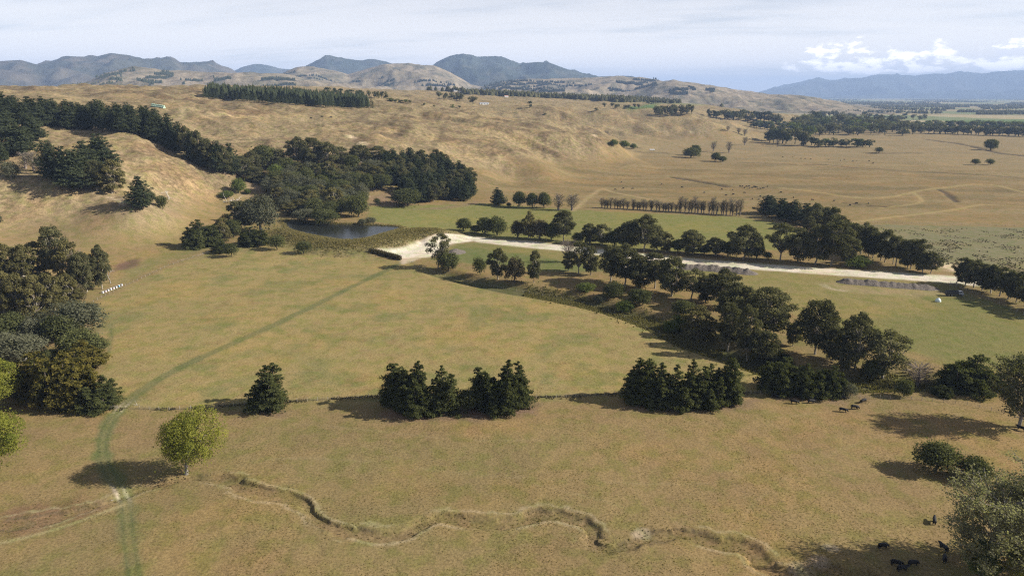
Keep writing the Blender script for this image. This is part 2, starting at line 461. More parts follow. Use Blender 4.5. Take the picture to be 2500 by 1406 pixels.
# --- spurs of the middle hills, running down to the flats
_Hs = H.copy(); _add = np.zeros(H.shape)
for pts, amp, w in [([(1040,286),(1130,305),(1240,326),(1400,348),(1555,378)], 14, 38), ([(1090,258),(1300,268),(1500,286),(1680,305),(1835,342)], 16, 60), ([(800,322),(900,345),(1010,385),(1120,440)], 9, 24),
                    ([(940,318),(1040,360),(1150,415),(1210,465)], 9, 22), ([(1150,312),(1230,360),(1330,420),(1400,455)], 9, 24), ([(560,285),(640,300),(720,312),(800,322)], 6, 36), ([(420,290),(520,300),(600,330)], 5, 30),
                    ([(1240,300),(1380,312),(1480,335)], 10, 40), ([(1430,262),(1560,270),(1700,290)], 13, 50), ([(120,430),(200,470),(280,520),(340,580)], 3, 22), ([(0,470),(90,520),(180,580)], 3, 22)]:
    _pl = smooth_line(np.array([ground(*p)[:2] for p in pts]), 6); _L = np.hypot(*np.diff(_pl, axis=0).T).sum()
    d_, _, al_ = line_dist(_pl, w * 4); al_ = al_ / _L
    _add += .8 * sstep(0, .55, al_) * (1 - .5 * sstep(.8, 1, al_)) * (amp * np.exp(-(d_ / w) ** 2) - amp * .35 * np.exp(-((d_ - 2.0 * w) / w) ** 2))
H = H + _add * sstep(1, 10, H0)
# --- pond behind its dam
POND_Z = 4.4
POND_PX = [(690,538),(740,543),(800,546),(880,549),(930,551),(975,555),(962,563),(930,572),(905,580),(870,585),(835,586),(790,580),(740,570),(705,558)]
def at_level(px, py, z):
    a, s = pix(px, py); r = (z - CAM_H) / s
    return np.array([r * math.sin(a), r * math.cos(a)])
pond_pl = smooth_line(np.array([at_level(px, py, POND_Z) for px, py in POND_PX + POND_PX[:1]]), 4)[:-1]
psd = poly_sd(pond_pl, 60)
dam_line = smooth_line(np.array([at_level(px, py, 5.2) for px, py in [(690,562),(740,576),(790,586),(840,592),(885,590),(930,579),(975,566),(1020,560),(1060,562)]]), 4)
dd, ds, dal = line_dist(dam_line, 60)
dam_h = 5.6 - np.maximum(dd - 3, 0) * 0.24
H = np.where(dd < 40, np.maximum(H, np.where(dam_h > 0, dam_h + (fbm(GX, GY, 4, 3, 91) - .5) * 1.2 * (dd > 2), -1)), H)
H = np.where((psd < 0) & (psd > -30), np.maximum(H, POND_Z + 0.25 - np.maximum(-psd - 3, 0) * .4), H)
H = np.where(psd > -2, np.minimum(H, POND_Z + 0.5 - np.clip((psd + 2) * 0.5, 0, 2.2)), H)
# --- creek gully between the paddock and the gums
creek = smooth_line(gpoly([(1015,650),(1150,683),(1300,712),(1430,736),(1530,762),(1620,795),(1690,832),(1780,862),(1900,905),(2050,928),(2200,925),(2330,930)]), 5)
cd, cs, cal = line_dist(creek, 50)
cw = 9 + 4 * fbm(GX, GY, 40, 2, 95)
H = H - 2.6 * (1 - sstep(0.25, 1.0, cd / cw)) * sstep(0, 30, cal)
# --- meandering dry stream across the front paddock
STREAM_PX = [(-80,1300),(0,1288),(90,1275),(180,1252),(270,1222),(360,1190),(440,1172),(510,1166),(580,1180),(650,1198),(715,1212),(752,1232),(768,1256),(800,1280),(860,1298),(930,1311),
             (985,1303),(1030,1280),(1080,1264),(1140,1274),(1210,1281),(1270,1274),(1320,1258),(1370,1262),(1420,1276),(1447,1298),(1450,1325),(1490,1338),(1535,1325),(1580,1306),
             (1650,1302),(1710,1315),(1760,1330),(1810,1335),(1838,1355),(1870,1385),(1940,1398),(2010,1385),(2090,1396),(2200,1410)]
stream = smooth_line(gpoly(STREAM_PX), 6)
sd_, ssg, sal = line_dist(stream, 30)
_as = np.where(ssg * (fbm(sal, sal * 0 + 8.1, 22, 1, 92) - .5) > 0, 1.6, .8)
sw = (.9 + 2.4 * fbm(sal * 1.0, sal * 0 + 3.3, 12, 2, 97) + 1.6 * (fbm(GX, GY, 2.2, 3, 98) - .5)) * _as
scut = 1 - sstep(np.where(_as > 1, .35, .7), 1.0, sd_ / sw)
H = H - (0.30 + .85 * fbm(sal, sal * 0, 14, 2, 94)) * scut * sstep(0, 20, sal)
# --- low bank with rank grass under the front fence
FENCE1_PX = [(288,1000),(340,998),(420,1000),(520,995),(640,984),(760,978),(860,972),(960,966),(1100,972),(1300,971),(1420,968),(1530,962),(1700,958),(1880,962)]
f1 = smooth_line(gpoly(FENCE1_PX), 4)
fd, fs, fal = line_dist(f1, 15)
H = H - 0.30 * np.exp(-((fd * np.where(fs > 0, 1, -1) + 1.6) / 0.9) ** 2) * (fd < 8) + 0.3 * np.exp(-((fd * np.where(fs > 0, 1, -1) - .3) / .9) ** 2) * (fd < 8)
# --- far ditches in the right-hand flats
ditches = [([(1640,432),(1690,440),(1730,447),(1770,454)], 7, 1.6), ([(2060,495),(2090,499),(2160,505)], 3, 0.9), ([(2290,462),(2310,472),(2335,492)], 4, 0.9),
           ([(1800,397),(1900,400),(2010,402),(2080,409),(2160,414),(2260,420),(2400,428),(2480,433)], 4, 1.0), ([(1550,370),(1590,372),(1625,374)], 6, 1.2),
           ([(2255,340),(2300,346),(2360,355),(2440,374),(2520,384)], 8, 1.3), ([(1480,322),(1520,345),(1560,362)], 5, .8), ([(2120,374),(2180,374),(2245,374)], 8, 1.2)]
ditch_m = np.zeros(GX.shape)
for pts, w, dep in ditches:
    d_, _, _ = line_dist(smooth_line(gpoly(pts), 5), 30)
    mk = 1 - sstep(0.4, 1.0, d_ / (w * (0.6 + .8 * fbm(GX, GY, 25, 2, 99))))
    H = H - dep * mk; ditch_m = np.maximum(ditch_m, mk)

# ------------------------------------------------------------------ ground colours (what grows or lies there)
def c3(*c): return np.array(c, float)
base = np.empty(GX.shape + (3,)); base[:] = c3(0.208, 0.148, 0.066)
def lay(mask, col, k=1.0):
    global base
    m = np.clip(mask * k, 0, 1)[..., None]; base = base * (1 - m) + c3(*col) * m
big = fbm(GX, GY, 55, 4, 101); mid = fbm(GX, GY, 14, 4, 103); fine = fbm(GX, GY, 4, 3, 105)
edge = (fbm(GX, GY, 5, 3, 107) - 0.5) * 5
lay(sstep(0.45, 0.7, mid), (0.185, 0.125, 0.062), 0.5)
lay(sstep(0.5, 0.75, big), (0.168, 0.134, 0.058), 0.55)
# dry hill country
lay(sstep(5, 18, H0), (0.245, 0.181, 0.100))
lay(sstep(5, 18, H0) * sstep(0.42, 0.66, big), (0.196, 0.147, 0.083), 0.7)
lay(sstep(5, 18, H0) * sstep(0.5, 0.72, fbm(GX, GY, 22, 4, 109)), (0.172, 0.120, 0.068), 0.5)
lay(sstep(330, 480, GR) * (1 - sstep(5, 18, H0)) * sstep(560, 800, GR), (0.190, 0.130, 0.062), 0.9)
flat2 = (1 - sstep(5, 18, H0)) * sstep(520, 700, GR)
lay(flat2 * sstep(.48, .66, fbm(GX * .25, GY, 16, 4, 141)), (0.225, 0.165, 0.085), .7)
lay(flat2 * sstep(.52, .70, fbm(GX * .22, GY + .1 * GX, 24, 4, 143)), (0.130, 0.100, 0.050), .6)
lay(flat2 * sstep(900, 1300, GR), (0.235, 0.175, 0.098), .6)
terr = sstep(.2, .9, np.sin(H * 2 * math.pi / 2.6 + 4 * fbm(GX, GY, 30, 2, 81))) * hillm * sstep(.46, .6, fbm(GX, GY, 120, 3, 145)) * sstep(500, 650, GR) * (1 - sstep(1200, 1800, GR))
lay(terr, (0.115, 0.080, 0.046), .55)
# plain beyond: fields in straw, tan and pale green
fcell = np.floor(GX / 420 + 0.18 * GY / 420), np.floor(GY / 700)
fr = hashn(fcell[0] + 500, fcell[1] + 500, 3)
farm = sstep(2400, 3300, GR) * (1 - sstep(8, 20, H0))
lay(farm, (0.25, 0.20, 0.115)); lay(farm * (fr > .55), (0.16, 0.175, 0.085)); lay(farm * (fr > .8), (0.11, 0.15, 0.055)); lay(farm * (fr < .2), (0.31, 0.25, 0.15))
def region(pts, col, w=3.0, k=1.0, jag=1.0):
    s_ = poly_sd(gpoly(pts), 30)
    m = sstep(-w, w, s_ + edge * jag); lay(m, col, k); return m
R_PADDOCK = [(225,745),(330,690),(420,650),(545,608),(700,572),(850,605),(985,642),(1200,692),(1450,745),(1640,812),(1760,872),(2000,960),(1500,975),(1000,985),(640,995),(300,1005),(240,930)]
pm = region(R_PADDOCK, (0.232, 0.178, 0.074))
lay(pm * sstep(.5, .72, mid), (0.150, 0.142, 0.055), .7); lay(pm * sstep(.55, .8, fine), (0.20, 0.135, 0.062), .5)
g1 = region([(900,505),(1200,497),(1480,517),(1800,530),(1900,545),(1960,562),(1900,610),(1700,618),(1400,598),(1130,570),(1060,562),(985,552),(900,540)], (0.165, 0.152, 0.052))
g2 = region([(1110,596),(1180,590),(1400,614),(1640,643),(2060,675),(2300,692),(2370,720),(2520,770),(2520,930),(2300,880),(2000,800),(1850,720),(1700,680),(1500,655),(1300,662),(1150,645),(1050,634)], (0.190, 0.155, 0.060))
lay(g2 * sstep(.45, .65, big), (0.145, 0.135, 0.048), .8)
region([(1120,602),(1190,610),(1300,625),(1400,640),(1480,662),(1380,665),(1260,650),(1150,642),(1090,634)], (0.115, 0.125, 0.045), 3, .8)
region([(300,690),(400,640),(540,600),(520,575),(420,605),(300,665)], (0.150, 0.140, 0.056), 5, .7)
region([(2020,546),(2520,556),(2520,690),(2330,655),(2200,610),(2080,570)], (0.165, 0.145, 0.078))
lay(region([(2020,546),(2520,556),(2520,690),(2330,655),(2200,610),(2080,570)], (0.165, 0.145, 0.078), 3, 0.0) * sstep(.52, .74, fbm(GX, GY, 11, 4, 111)), (0.125, 0.105, 0.062), .4)
region([(1950,240),(2120,246),(2120,262),(1700,258),(1500,252),(1520,246)], (0.11, 0.15, 0.055), 30, .5)
region([(1520,262),(1600,254),(1610,268),(1540,270)], (0.075, 0.13, 0.04), 20, .9)
# bare earth under the trees, banks and rushes
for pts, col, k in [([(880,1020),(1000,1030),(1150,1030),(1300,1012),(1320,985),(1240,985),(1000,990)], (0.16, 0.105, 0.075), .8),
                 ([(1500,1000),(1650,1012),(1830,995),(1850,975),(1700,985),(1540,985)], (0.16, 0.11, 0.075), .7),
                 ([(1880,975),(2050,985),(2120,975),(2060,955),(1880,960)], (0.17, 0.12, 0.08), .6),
                 ([(-20,1300),(120,1295),(250,1240),(200,1215),(60,1235),(-20,1250)], (0.150, 0.085, 0.050), .75),
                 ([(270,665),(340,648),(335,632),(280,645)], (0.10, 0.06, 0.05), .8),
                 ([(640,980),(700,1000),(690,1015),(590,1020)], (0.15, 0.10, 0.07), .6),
                 ([(960,470),(1000,480),(1010,500),(960,505),(900,500),(890,480)], (0.20, 0.135, 0.085), .8),
                 ([(1120,500),(1180,490),(1160,500),(1080,512),(1000,512)], (0.19, 0.125, 0.085), .6),
                 ([(250,470),(330,505),(400,515),(300,500)], (0.30, 0.23, 0.16), .7),
                 ([(600,440),(680,420),(700,440),(610,480)], (0.21, 0.15, 0.09), .8),
                 ([(2240,660),(2330,665),(2400,650),(2340,640)], (0.30, 0.23, 0.14), .6),
                 ([(2000,690),(2060,712),(2200,725),(2350,720),(2280,710),(2080,700),(2040,690)], (0.25, 0.19, 0.10), .7),
                 ([(200,790),(250,800),(265,840),(240,900),(225,860)], (0.24, 0.17, 0.10), .5)]:
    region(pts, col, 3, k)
lay((1 - sstep(.3, 1.1, cd / cw)) * sstep(0, 30, cal), (0.085, 0.080, 0.036), .9)
lay(np.where(dd < 30, sstep(-0.2, 1.5, dam_h) * (1 - sstep(22, 26, dd)), 0), (0.150, 0.125, 0.055), .8)
# stream banks: brown floor, pale trodden lip on the near side
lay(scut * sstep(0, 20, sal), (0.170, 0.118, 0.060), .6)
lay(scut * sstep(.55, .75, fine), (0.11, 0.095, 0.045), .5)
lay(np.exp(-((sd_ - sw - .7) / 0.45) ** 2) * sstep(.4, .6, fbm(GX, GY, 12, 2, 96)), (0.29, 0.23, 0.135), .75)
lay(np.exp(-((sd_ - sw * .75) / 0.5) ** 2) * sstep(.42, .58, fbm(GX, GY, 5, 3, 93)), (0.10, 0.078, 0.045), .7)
for px, py, r in [(1568,1308,3.0), (2000,1370,3.2), (1960,1395,3.5), (2030,1336,2.0)]:
    q = ground(px, py); lay(1 - sstep(r * .5, r, np.hypot(GX - q[0], (GY - q[1]) * 1.3) + edge * .5), (0.27, 0.215, 0.15), .7)
lay(np.exp(-((fd) / .9) ** 2), (0.14, 0.11, 0.055), .7)  # darker strip under the front fence: uncut grass, with the bank's shadow painted in
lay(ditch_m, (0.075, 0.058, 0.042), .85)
for _pts in [[(330,960),(520,930),(760,905),(960,930)], [(700,985),(820,900),(1000,800),(1150,720)], [(1320,965),(1400,900),(1500,850),(1600,830)], [(600,1010),(900,1050),(1250,1075),(1700,1040),(2060,1000)], [(480,1130),(800,1120),(1200,1160),(1700,1180),(2200,1150)],
             [(1300,1180),(1500,1230),(1700,1300)], [(2350,1010),(2200,1050),(2000,1120),(1850,1220),(1800,1300)], [(60,560),(200,590),(330,600),(450,560)], [(30,480),(160,520),(300,540),(420,530)], [(1300,480),(1500,440),(1560,390)]]:
    d_, _, _ = line_dist(smooth_line(gpoly(_pts), 8) + 0, 8); lay(np.exp(-((d_ + edge * .12) / .55) ** 2) * sstep(.38, .6, fbm(GX, GY, 15, 2, 151)), (0.25, 0.195, 0.105), .28)
# farm track: two greener wheel strips across the paddocks
track = smooth_line(gpoly([(985,640),(900,681),(800,730),(700,778),(600,824),(500,869),(420,908),(350,950),(302,990),(268,1030),(250,1080),(255,1130),(285,1185),(306,1225),(312,1300),(330,1420)]), 5)
td, tsg, tal = line_dist(track, 20)
track_m = (1 - sstep(1.3, 3.0, td + edge * .45)) * (.75 + .25 * sstep(.4, .6, mid))
lay(track_m * (.6 + .3 * sstep(150, 200, GR)), (0.122, 0.122, 0.050))
wheel = np.exp(-((td - 0.95) / .38) ** 2)
bare_t = np.maximum(np.exp(-((GY - ground(300, 1210)[1]) / 4.0) ** 2), np.exp(-((GY - ground(295, 995)[1]) / 5.0) ** 2)) * (GR < 260)
lay(wheel * bare_t, (0.36, 0.29, 0.22), .95); lay(wheel * (1 - bare_t), (0.088, 0.098, 0.042), .65); lay(np.exp(-(td / .45) ** 2), (0.17, 0.15, 0.065), .4)
for pts, w, col in [([(985,650),(1050,665),(1150,690),(1250,705),(1400,735)], 0.7, (0.15, 0.13, 0.055)), ([(2500,470),(2400,450),(2250,465),(2180,480),(2100,484),(2000,470),(1900,458)], 2.6, (0.29, 0.215, 0.10)),
                    ([(2070,545),(2200,528),(2330,512),(2400,500),(2500,505)], 2.6, (0.29, 0.215, 0.10)), ([(2230,470),(2250,490),(2220,500),(2150,508)], 2, (0.29, 0.215, 0.10)),
                    ([(1440,440),(1480,425),(1520,405),(1560,382)], 3, (0.18, 0.13, 0.07)), ([(1400,515),(1440,480),(1470,462),(1500,470),(1600,490)], 2.5, (0.29, 0.21, 0.11)),
                    ([(450,262),(500,275),(560,282),(620,285)], 6, (0.32, 0.235, 0.13)), ([(445,262),(447,290)], 4, (0.31, 0.24, 0.13)), ([(2010,695),(2030,705),(2060,710)], 2, (0.30, 0.24, 0.15)),
                    ([(265,860),(270,830),(272,790)], .8, (0.13, 0.13, 0.055)), ([(0,1325),(60,1312),(140,1290),(220,1262),(300,1232)], .7, (0.27, 0.22, 0.11))]:
    d_, _, _ = line_dist(smooth_line(gpoly(pts), 5), 20); lay(np.exp(-(d_ / w) ** 2), col, .85)
# gully erosion scars on the middle hill
scar = sstep(.62, .75, ridged(GX + warp, GY - .8 * GX, 46, 3, 121)) * hillm * sstep(600, 700, GR) * (1 - sstep(1500, 2200, GR))
lay(scar * sstep(.45, .6, fbm(GX, GY, 90, 2, 123)), (0.115, 0.078, 0.048), .7)
for px, py, r in [(855,335,9), (885,350,8), (1015,378,4), (290,487,4), (890,480,6), (1450,330,5), (1690,322,6)]:
    q = ground(px, py); lay(1 - sstep(r * .4, r, np.hypot(GX - q[0], GY - q[1]) + edge), (0.42, 0.33, 0.22), .8)
# pale limestone road and yard
ROAD_PX = [(908,610),(975,606),(1030,587),(1062,574),(1090,571),(1145,575),(1220,586),(1300,589),(1372,599),(1500,612),(1640,627),(1864,645),(2060,658),(2312,673),(2420,681),(2540,692),
           (2540,712),(2420,700),(2312,690),(2060,673),(1864,659),(1640,641),(1500,627),(1372,612),(1285,604),(1220,597),(1175,592),(1156,588),(1100,595),(1082,610),(1060,626),(1011,631),(972,630),(940,618)]
rsd = poly_sd(gpoly(ROAD_PX), 30)
road_m = sstep(-1.1, 1.1, rsd + .7 + edge * 0.35)
lay(road_m, (0.54, 0.475, 0.385))
lay(road_m * sstep(.5, .7, fbm(GX * .5 + GY * .12, GY * 2.2, 8, 4, 131)), (0.40, 0.335, 0.25), .7)
lay(np.exp(-((rsd + 1.2) / 2.0) ** 2) * (rsd > -8), (0.27, 0.21, 0.12), .5)
region([(2300,640),(2345,652),(2330,662),(2285,650)], (0.44, 0.35, 0.24), 2)
region([(975,634),(1020,626),(1030,632),(1000,640),(985,645)], (0.40, 0.33, 0.26), 1.5, .9)
H = H - 0.12 * road_m

# ------------------------------------------------------------------ build the ground sheets
def ring_extend():
    """coarse columns that close the sheet behind the camera"""
    ex = np.radians(np.arange(60, 301, 10.0))
    return ex
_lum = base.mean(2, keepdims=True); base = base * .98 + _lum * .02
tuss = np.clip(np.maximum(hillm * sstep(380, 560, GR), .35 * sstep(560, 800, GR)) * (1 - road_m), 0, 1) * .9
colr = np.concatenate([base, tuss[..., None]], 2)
V = np.stack([GX, GY, H], 2).reshape(-1, 3)
idx = np.arange(nA * nR).reshape(nR, nA)
quads = np.stack([idx[:-1, :-1], idx[:-1, 1:], idx[1:, 1:], idx[1:, :-1]], 2).reshape(-1, 4)[:, ::-1]
def fmask(m): return (m.ravel()[quads].mean(1))
roadf = fmask(road_m) > .5
streamf = (fmask(scut * sstep(0, 20, sal)) > .4) & ~roadf
trackf = (fmask(track_m) > .5) & ~roadf & ~streamf
rest = ~(roadf | streamf | trackf)
def submesh(name, sel, extraV=None, extraQ=None, extraC=None):
    q = quads[sel]; u, invx = np.unique(q, return_inverse=True)
    vv = V[u]; cc = colr.reshape(-1, 4)[u]; ff = invx.reshape(q.shape)
    if extraV is not None:
        ff = np.vstack([ff, extraQ + len(vv)]); vv = np.vstack([vv, extraV]); cc = np.vstack([cc, extraC])
    return np_mesh(name, vv, ff, M_GROUND, True, {'Col': ('FLOAT_COLOR', 'POINT', cc)})
ex = np.radians(np.concatenate([[50.0], np.arange(60, 301, 10.0), [310.0]]))
er = RR[::12]; er = np.append(er, RR[-1])
EA, ER = np.meshgrid(ex, er)
fade = sstep(math.radians(50), math.radians(95), EA) * 0 + np.clip(np.minimum(EA - math.radians(50), math.radians(310) - EA) / math.radians(45), 0, 1)
aclamp = np.where(EA > math.pi, PHI[0], PHI[-1])
eh = bil(H, PHI, LR, aclamp, np.log(ER)) * (1 - fade) - 0.02 * (fade > 0)
EV = np.stack([ER * np.sin(EA), ER * np.cos(EA), eh], 2).reshape(-1, 3)
ei = np.arange(EV.shape[0]).reshape(EA.shape)
EQ = np.stack([ei[:-1, :-1], ei[:-1, 1:], ei[1:, 1:], ei[1:, :-1]], 2).reshape(-1, 4)[:, ::-1]
EC = np.tile(np.array([[0.21, 0.16, 0.075, 0]]), (len(EV), 1))
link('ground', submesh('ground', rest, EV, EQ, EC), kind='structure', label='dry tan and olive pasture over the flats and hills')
link('dirt_road', submesh('dirt_road', roadf), kind='structure', label='pale limestone road and yard crossing behind the gums')
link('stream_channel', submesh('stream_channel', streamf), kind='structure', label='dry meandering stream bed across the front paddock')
link('farm_track', submesh('farm_track', trackf), kind='structure', label='green wheel track running diagonally up the paddock')

# pond water
def water_material():
    m, t, out = new_mat('pond_water')
    pos = N(t, 'ShaderNodeNewGeometry').outputs['Position']
    mp = N(t, 'ShaderNodeMapping'); t.links.new(pos, mp.inputs[0]); mp.inputs['Scale'].default_value = (1, 2.2, 1)
    b = principled(t, out, (0.016, 0.017, 0.014), 0.12, 0.38, bump(t, noise(t, mp.outputs[0], 0.9, 4, 0.6), 0.35, 0.12))
    b.inputs['IOR'].default_value = 1.33
    return m
bm = bmesh.new()
f = bm.faces.new([bm.verts.new((x, y, POND_Z)) for x, y in pond_pl + (pond_pl - pond_pl.mean(0)) * 0.03])
f.normal_update()
if f.normal.z < 0: f.normal_flip()
me = bpy.data.meshes.new('pond'); bm.to_mesh(me); bm.free(); me.materials.append(water_material())
link('pond', me, kind='structure', label='dark still farm pond held behind a grassy dam')

# ------------------------------------------------------------------ hills and ranges
def skyline(pts):
    a = np.array([pix(*p)[0] for p in pts]); s = np.array([pix(*p)[1] for p in pts]); return a, s
HILLS = {}
def hill_layer(name, label, pts, r0, rc, r1, seed, nscale, namp, cols, mat, step=0.13, a_pad=0.12, forest=None, nt_=110, detail=1.0):
    a, s = skyline(pts)
    aa = np.arange(a[0] - a_pad, a[-1] + a_pad, math.radians(step))
    t = np.linspace(0, 1, nt_); tc_ = (rc - r0) / (r1 - r0)
    A2, T2 = np.meshgrid(aa, t); R2 = r0 + (r1 - r0) * T2
    x = R2 * np.sin(A2); y = R2 * np.cos(A2)
    wob = (fbm(x, y, nscale * 2.5, 3, seed + 5) - .5)
    crest_r = rc * (1 + .0 * wob)
    slope = np.interp(aa, a, s)
    fadeA = sstep(a[0] - a_pad, a[0], aa) * (1 - sstep(a[-1], a[-1] + a_pad, aa))
    hc = np.maximum((CAM_H + slope * rc) * fadeA, -5)[None, :]
    u = np.where(T2 < tc_, T2 / tc_, (1 - T2) / (1 - tc_))
    prof = u ** 1.15 * (1 - .0 * u)
    rn = ridged(x + wob * nscale, y - wob * nscale, nscale, 5, seed) - 0.62
    rn2 = fbm(x, y, nscale * 1.9, 3, seed + 9) - .5
    bulge = np.sin(np.clip(u, 0, 1) * math.pi) 
    h = hc * prof + namp * bulge * (rn * 1.1 + rn2 * 0.9) * np.clip(hc / (hc.max() + 1e-6) * 1.4, .25, 1) + namp * (.16 if mat is M_HILL else .30) * detail * (ridged(x, y, nscale * .3, 3, seed + 3) - .6) * np.clip(u * 3, 0, 1)
    # keep everything in front of the crest below the crest's sight line
    lim = CAM_H + slope[None, :] * R2 + np.abs(T2 - tc_) * 1.0
    h = np.where(T2 < tc_, np.minimum(h, np.where(hc > 0, lim, h)), h)
    h = np.where(T2 <= 0.0, -8, h); h = np.where(T2 >= 1, -8, h)
    n1 = fbm(x, y, nscale * .5, 4, seed + 20); n2_ = fbm(x, y, nscale * .16, 4, seed + 30)
    c = np.empty(x.shape + (3,)); c[:] = c3(*cols[0])
    m = sstep(.45, .62, n1)[..., None]; c = c * (1 - m) + c3(*cols[1]) * m
    m = (sstep(.52, .66, n2_) * sstep(.35, .6, 1 - rn - .62 + .3))[..., None] * .8; c = c * (1 - m) + c3(*cols[2]) * m
    vv = np.stack([x, y, h], 2).reshape(-1, 3)
    ix = np.arange(x.size).reshape(x.shape)
    q = np.stack([ix[:-1, :-1], ix[:-1, 1:], ix[1:, 1:], ix[1:, :-1]], 2).reshape(-1, 4)[:, ::-1]
    cc = np.concatenate([c.reshape(-1, 3), np.ones((x.size, 1))], 1)
    HILLS[label] = (aa, R2[:, 0], h)
    link(name, np_mesh(name, vv, q, mat, True, {'Col': ('FLOAT_COLOR', 'POINT', cc)}), kind='structure', label=label)
TAN = [(0.25, 0.20, 0.132), (0.20, 0.165, 0.105), (0.10, 0.095, 0.058)]
DRK = [(0.10, 0.085, 0.062), (0.062, 0.062, 0.042), (0.040, 0.046, 0.032)]
BUSH = [(0.046, 0.056, 0.042), (0.034, 0.044, 0.032), (0.075, 0.075, 0.055)]
hill_layer('hills', 'low tan hills with plantation patches in the left middle distance', [(150,214),(200,205),(250,182),(330,163),(400,170),(480,175),(560,180),(620,178),(690,182),(760,195),(830,205),(900,212)], 3300, 5200, 7000, 201, 520, 120, TAN, M_HILL)
hill_layer('hills', 'broad tan hill rising below the two forested peaks', [(640,205),(690,178),(725,164),(765,161),(800,168),(850,182),(885,172),(940,156),(1000,155),(1060,161),(1100,177),(1150,205),(1190,216)], 4300, 6600, 8600, 221, 560, 150, TAN, M_HILL)
hill_layer('hills', 'tan foothills with dark woods right of centre', [(1150,222),(1200,205),(1260,194),(1350,192),(1450,190),(1500,185),(1560,188),(1620,198),(1645,195),(1700,204),(1760,213),(1820,223),(1880,231)], 4200, 6300, 8000, 241, 480, 130, TAN, M_HILL)
hill_layer('hills', 'low rounded front hills right of centre', [(1450,236),(1540,222),(1600,206),(1650,198),(1690,207),(1740,216),(1800,226),(1850,231),(1930,233)], 4000, 5200, 6400, 261, 380, 85, TAN, M_HILL)
hill_layer('mountains', 'blue hazy range on the left skyline', [(-250,160),(-120,150),(0,150),(50,147),(90,158),(130,150),(170,138),(230,140),(270,130),(310,135),(350,147),(395,145),(420,140),(440,148),(480,148),(520,152),(560,165),(600,190)], 6800, 9800, 13000, 281, 1300, 300, DRK, M_MOUNT)
hill_layer('mountains', 'small blue dome far behind the tan hills', [(560,178),(590,163),(620,155),(650,158),(680,167),(710,170),(740,185)], 11000, 13500, 16000, 301, 1500, 120, BUSH, M_MOUNT)
hill_layer('mountains', 'flat-topped blue forested peak left of centre', [(710,185),(750,160),(780,142),(795,135),(830,137),(860,143),(900,145),(940,150),(985,165),(1010,185)], 8200, 10500, 13500, 321, 1000, 260, BUSH, M_MOUNT)
hill_layer('mountains', 'tall blue forested peak in the centre skyline', [(1030,180),(1065,158),(1100,141),(1130,132),(1165,141),(1200,140),(1225,140),(1270,156),(1310,152),(1340,153),(1380,168),(1430,183),(1480,190),(1540,189),(1590,198),(1640,210),(1700,226)], 7300, 10200, 13500, 341, 1100, 300, BUSH, M_MOUNT)
hill_layer('mountains', 'pale far mountain wall along the right horizon', [(1840,232),(1870,222),(1900,212),(1940,203),(2000,191),(2030,195),(2080,190),(2110,187),(2140,180),(2200,184),(2250,183),(2310,177),(2400,178),(2450,174),(2500,175),(2650,170),(2800,176)], 20000, 26000, 32000, 361, 2200, 600, BUSH, M_MOUNT)

# ------------------------------------------------------------------ haze: the air itself
hz_top = 1150.0
bm = bmesh.new(); bmesh.ops.create_cube(bm, size=1.0)
me = bpy.data.meshes.new('haze'); bm.to_mesh(me); bm.free()
m, t, out = new_mat('hazy_air')
HAZE_DENSITY = 5.8e-5
pv = N(t, 'ShaderNodeVolumePrincipled')
pv.inputs['Color'].default_value = (0.47, 0.65, 1.0, 1.0)
pv.inputs['Density'].default_value = HAZE_DENSITY
pv.inputs['Anisotropy'].default_value = 0.0
t.links.new(pv.outputs[0], out.inputs['Volume'])
me.materials.append(m)
link('haze', me, loc=(0, 0, (hz_top - 10.0) / 2), scale=(100000, 100000, hz_top + 10.0), kind='stuff', label='thin bluish summer haze over the whole valley', category='haze')

# ------------------------------------------------------------------ tree prototypes
def leaves(C, Nn, size, rng, jitter=0.6, aspect=0.7, val=None, fold=0.25):
    """small folded quads: centres C, facing Nn"""
    n = len(C)
    d = Nn + rng.normal(0, jitter, (n, 3)); d /= np.linalg.norm(d, axis=1)[:, None] + 1e-9
    r = rng.normal(0, 1, (n, 3)); u = np.cross(d, r); u /= np.linalg.norm(u, axis=1)[:, None] + 1e-9
    w = np.cross(d, u)
    s = (size * rng.uniform(0.6, 1.35, n))[:, None]
    a = C + u * s * .5; b = C - u * s * .5
    p = C + w * s * aspect * .5 - d * s * fold; q = C - w * s * aspect * .5 - d * s * fold
    Vv = np.stack([a, p, b, q], 1).reshape(-1, 3)
    Ff = np.arange(4 * n).reshape(n, 4)
    if val is None: val = rng.uniform(0, 1, n)
    return Vv, Ff, np.clip(val, 0, 1)
def tube(path, radii, sides=6):
    path = np.asarray(path, float); n = len(path); Vv = []; Ff = []
    for i in range(n):
        d = path[min(i + 1, n - 1)] - path[max(i - 1, 0)]; d = d / (np.linalg.norm(d) + 1e-9)
        h = np.array([1.0, 0, 0]) if abs(d[0]) < .8 else np.array([0, 1.0, 0])
        u = np.cross(d, h); u /= np.linalg.norm(u); w = np.cross(d, u)
        for k in range(sides):
            an = 2 * math.pi * k / sides; Vv.append(path[i] + radii[i] * (math.cos(an) * u + math.sin(an) * w))
    for i in range(n - 1):
        for k in range(sides):
            k2 = (k + 1) % sides
            Ff.append((i * sides + k, i * sides + k2, (i + 1) * sides + k2, (i + 1) * sides + k))
    return np.array(Vv), np.array(Ff)
def joinp(parts):
    vs, fs, o = [], [], 0
    for v, f in parts:
        vs.append(v); fs.append(f + o); o += len(v)
    return np.vstack(vs), np.vstack(fs)
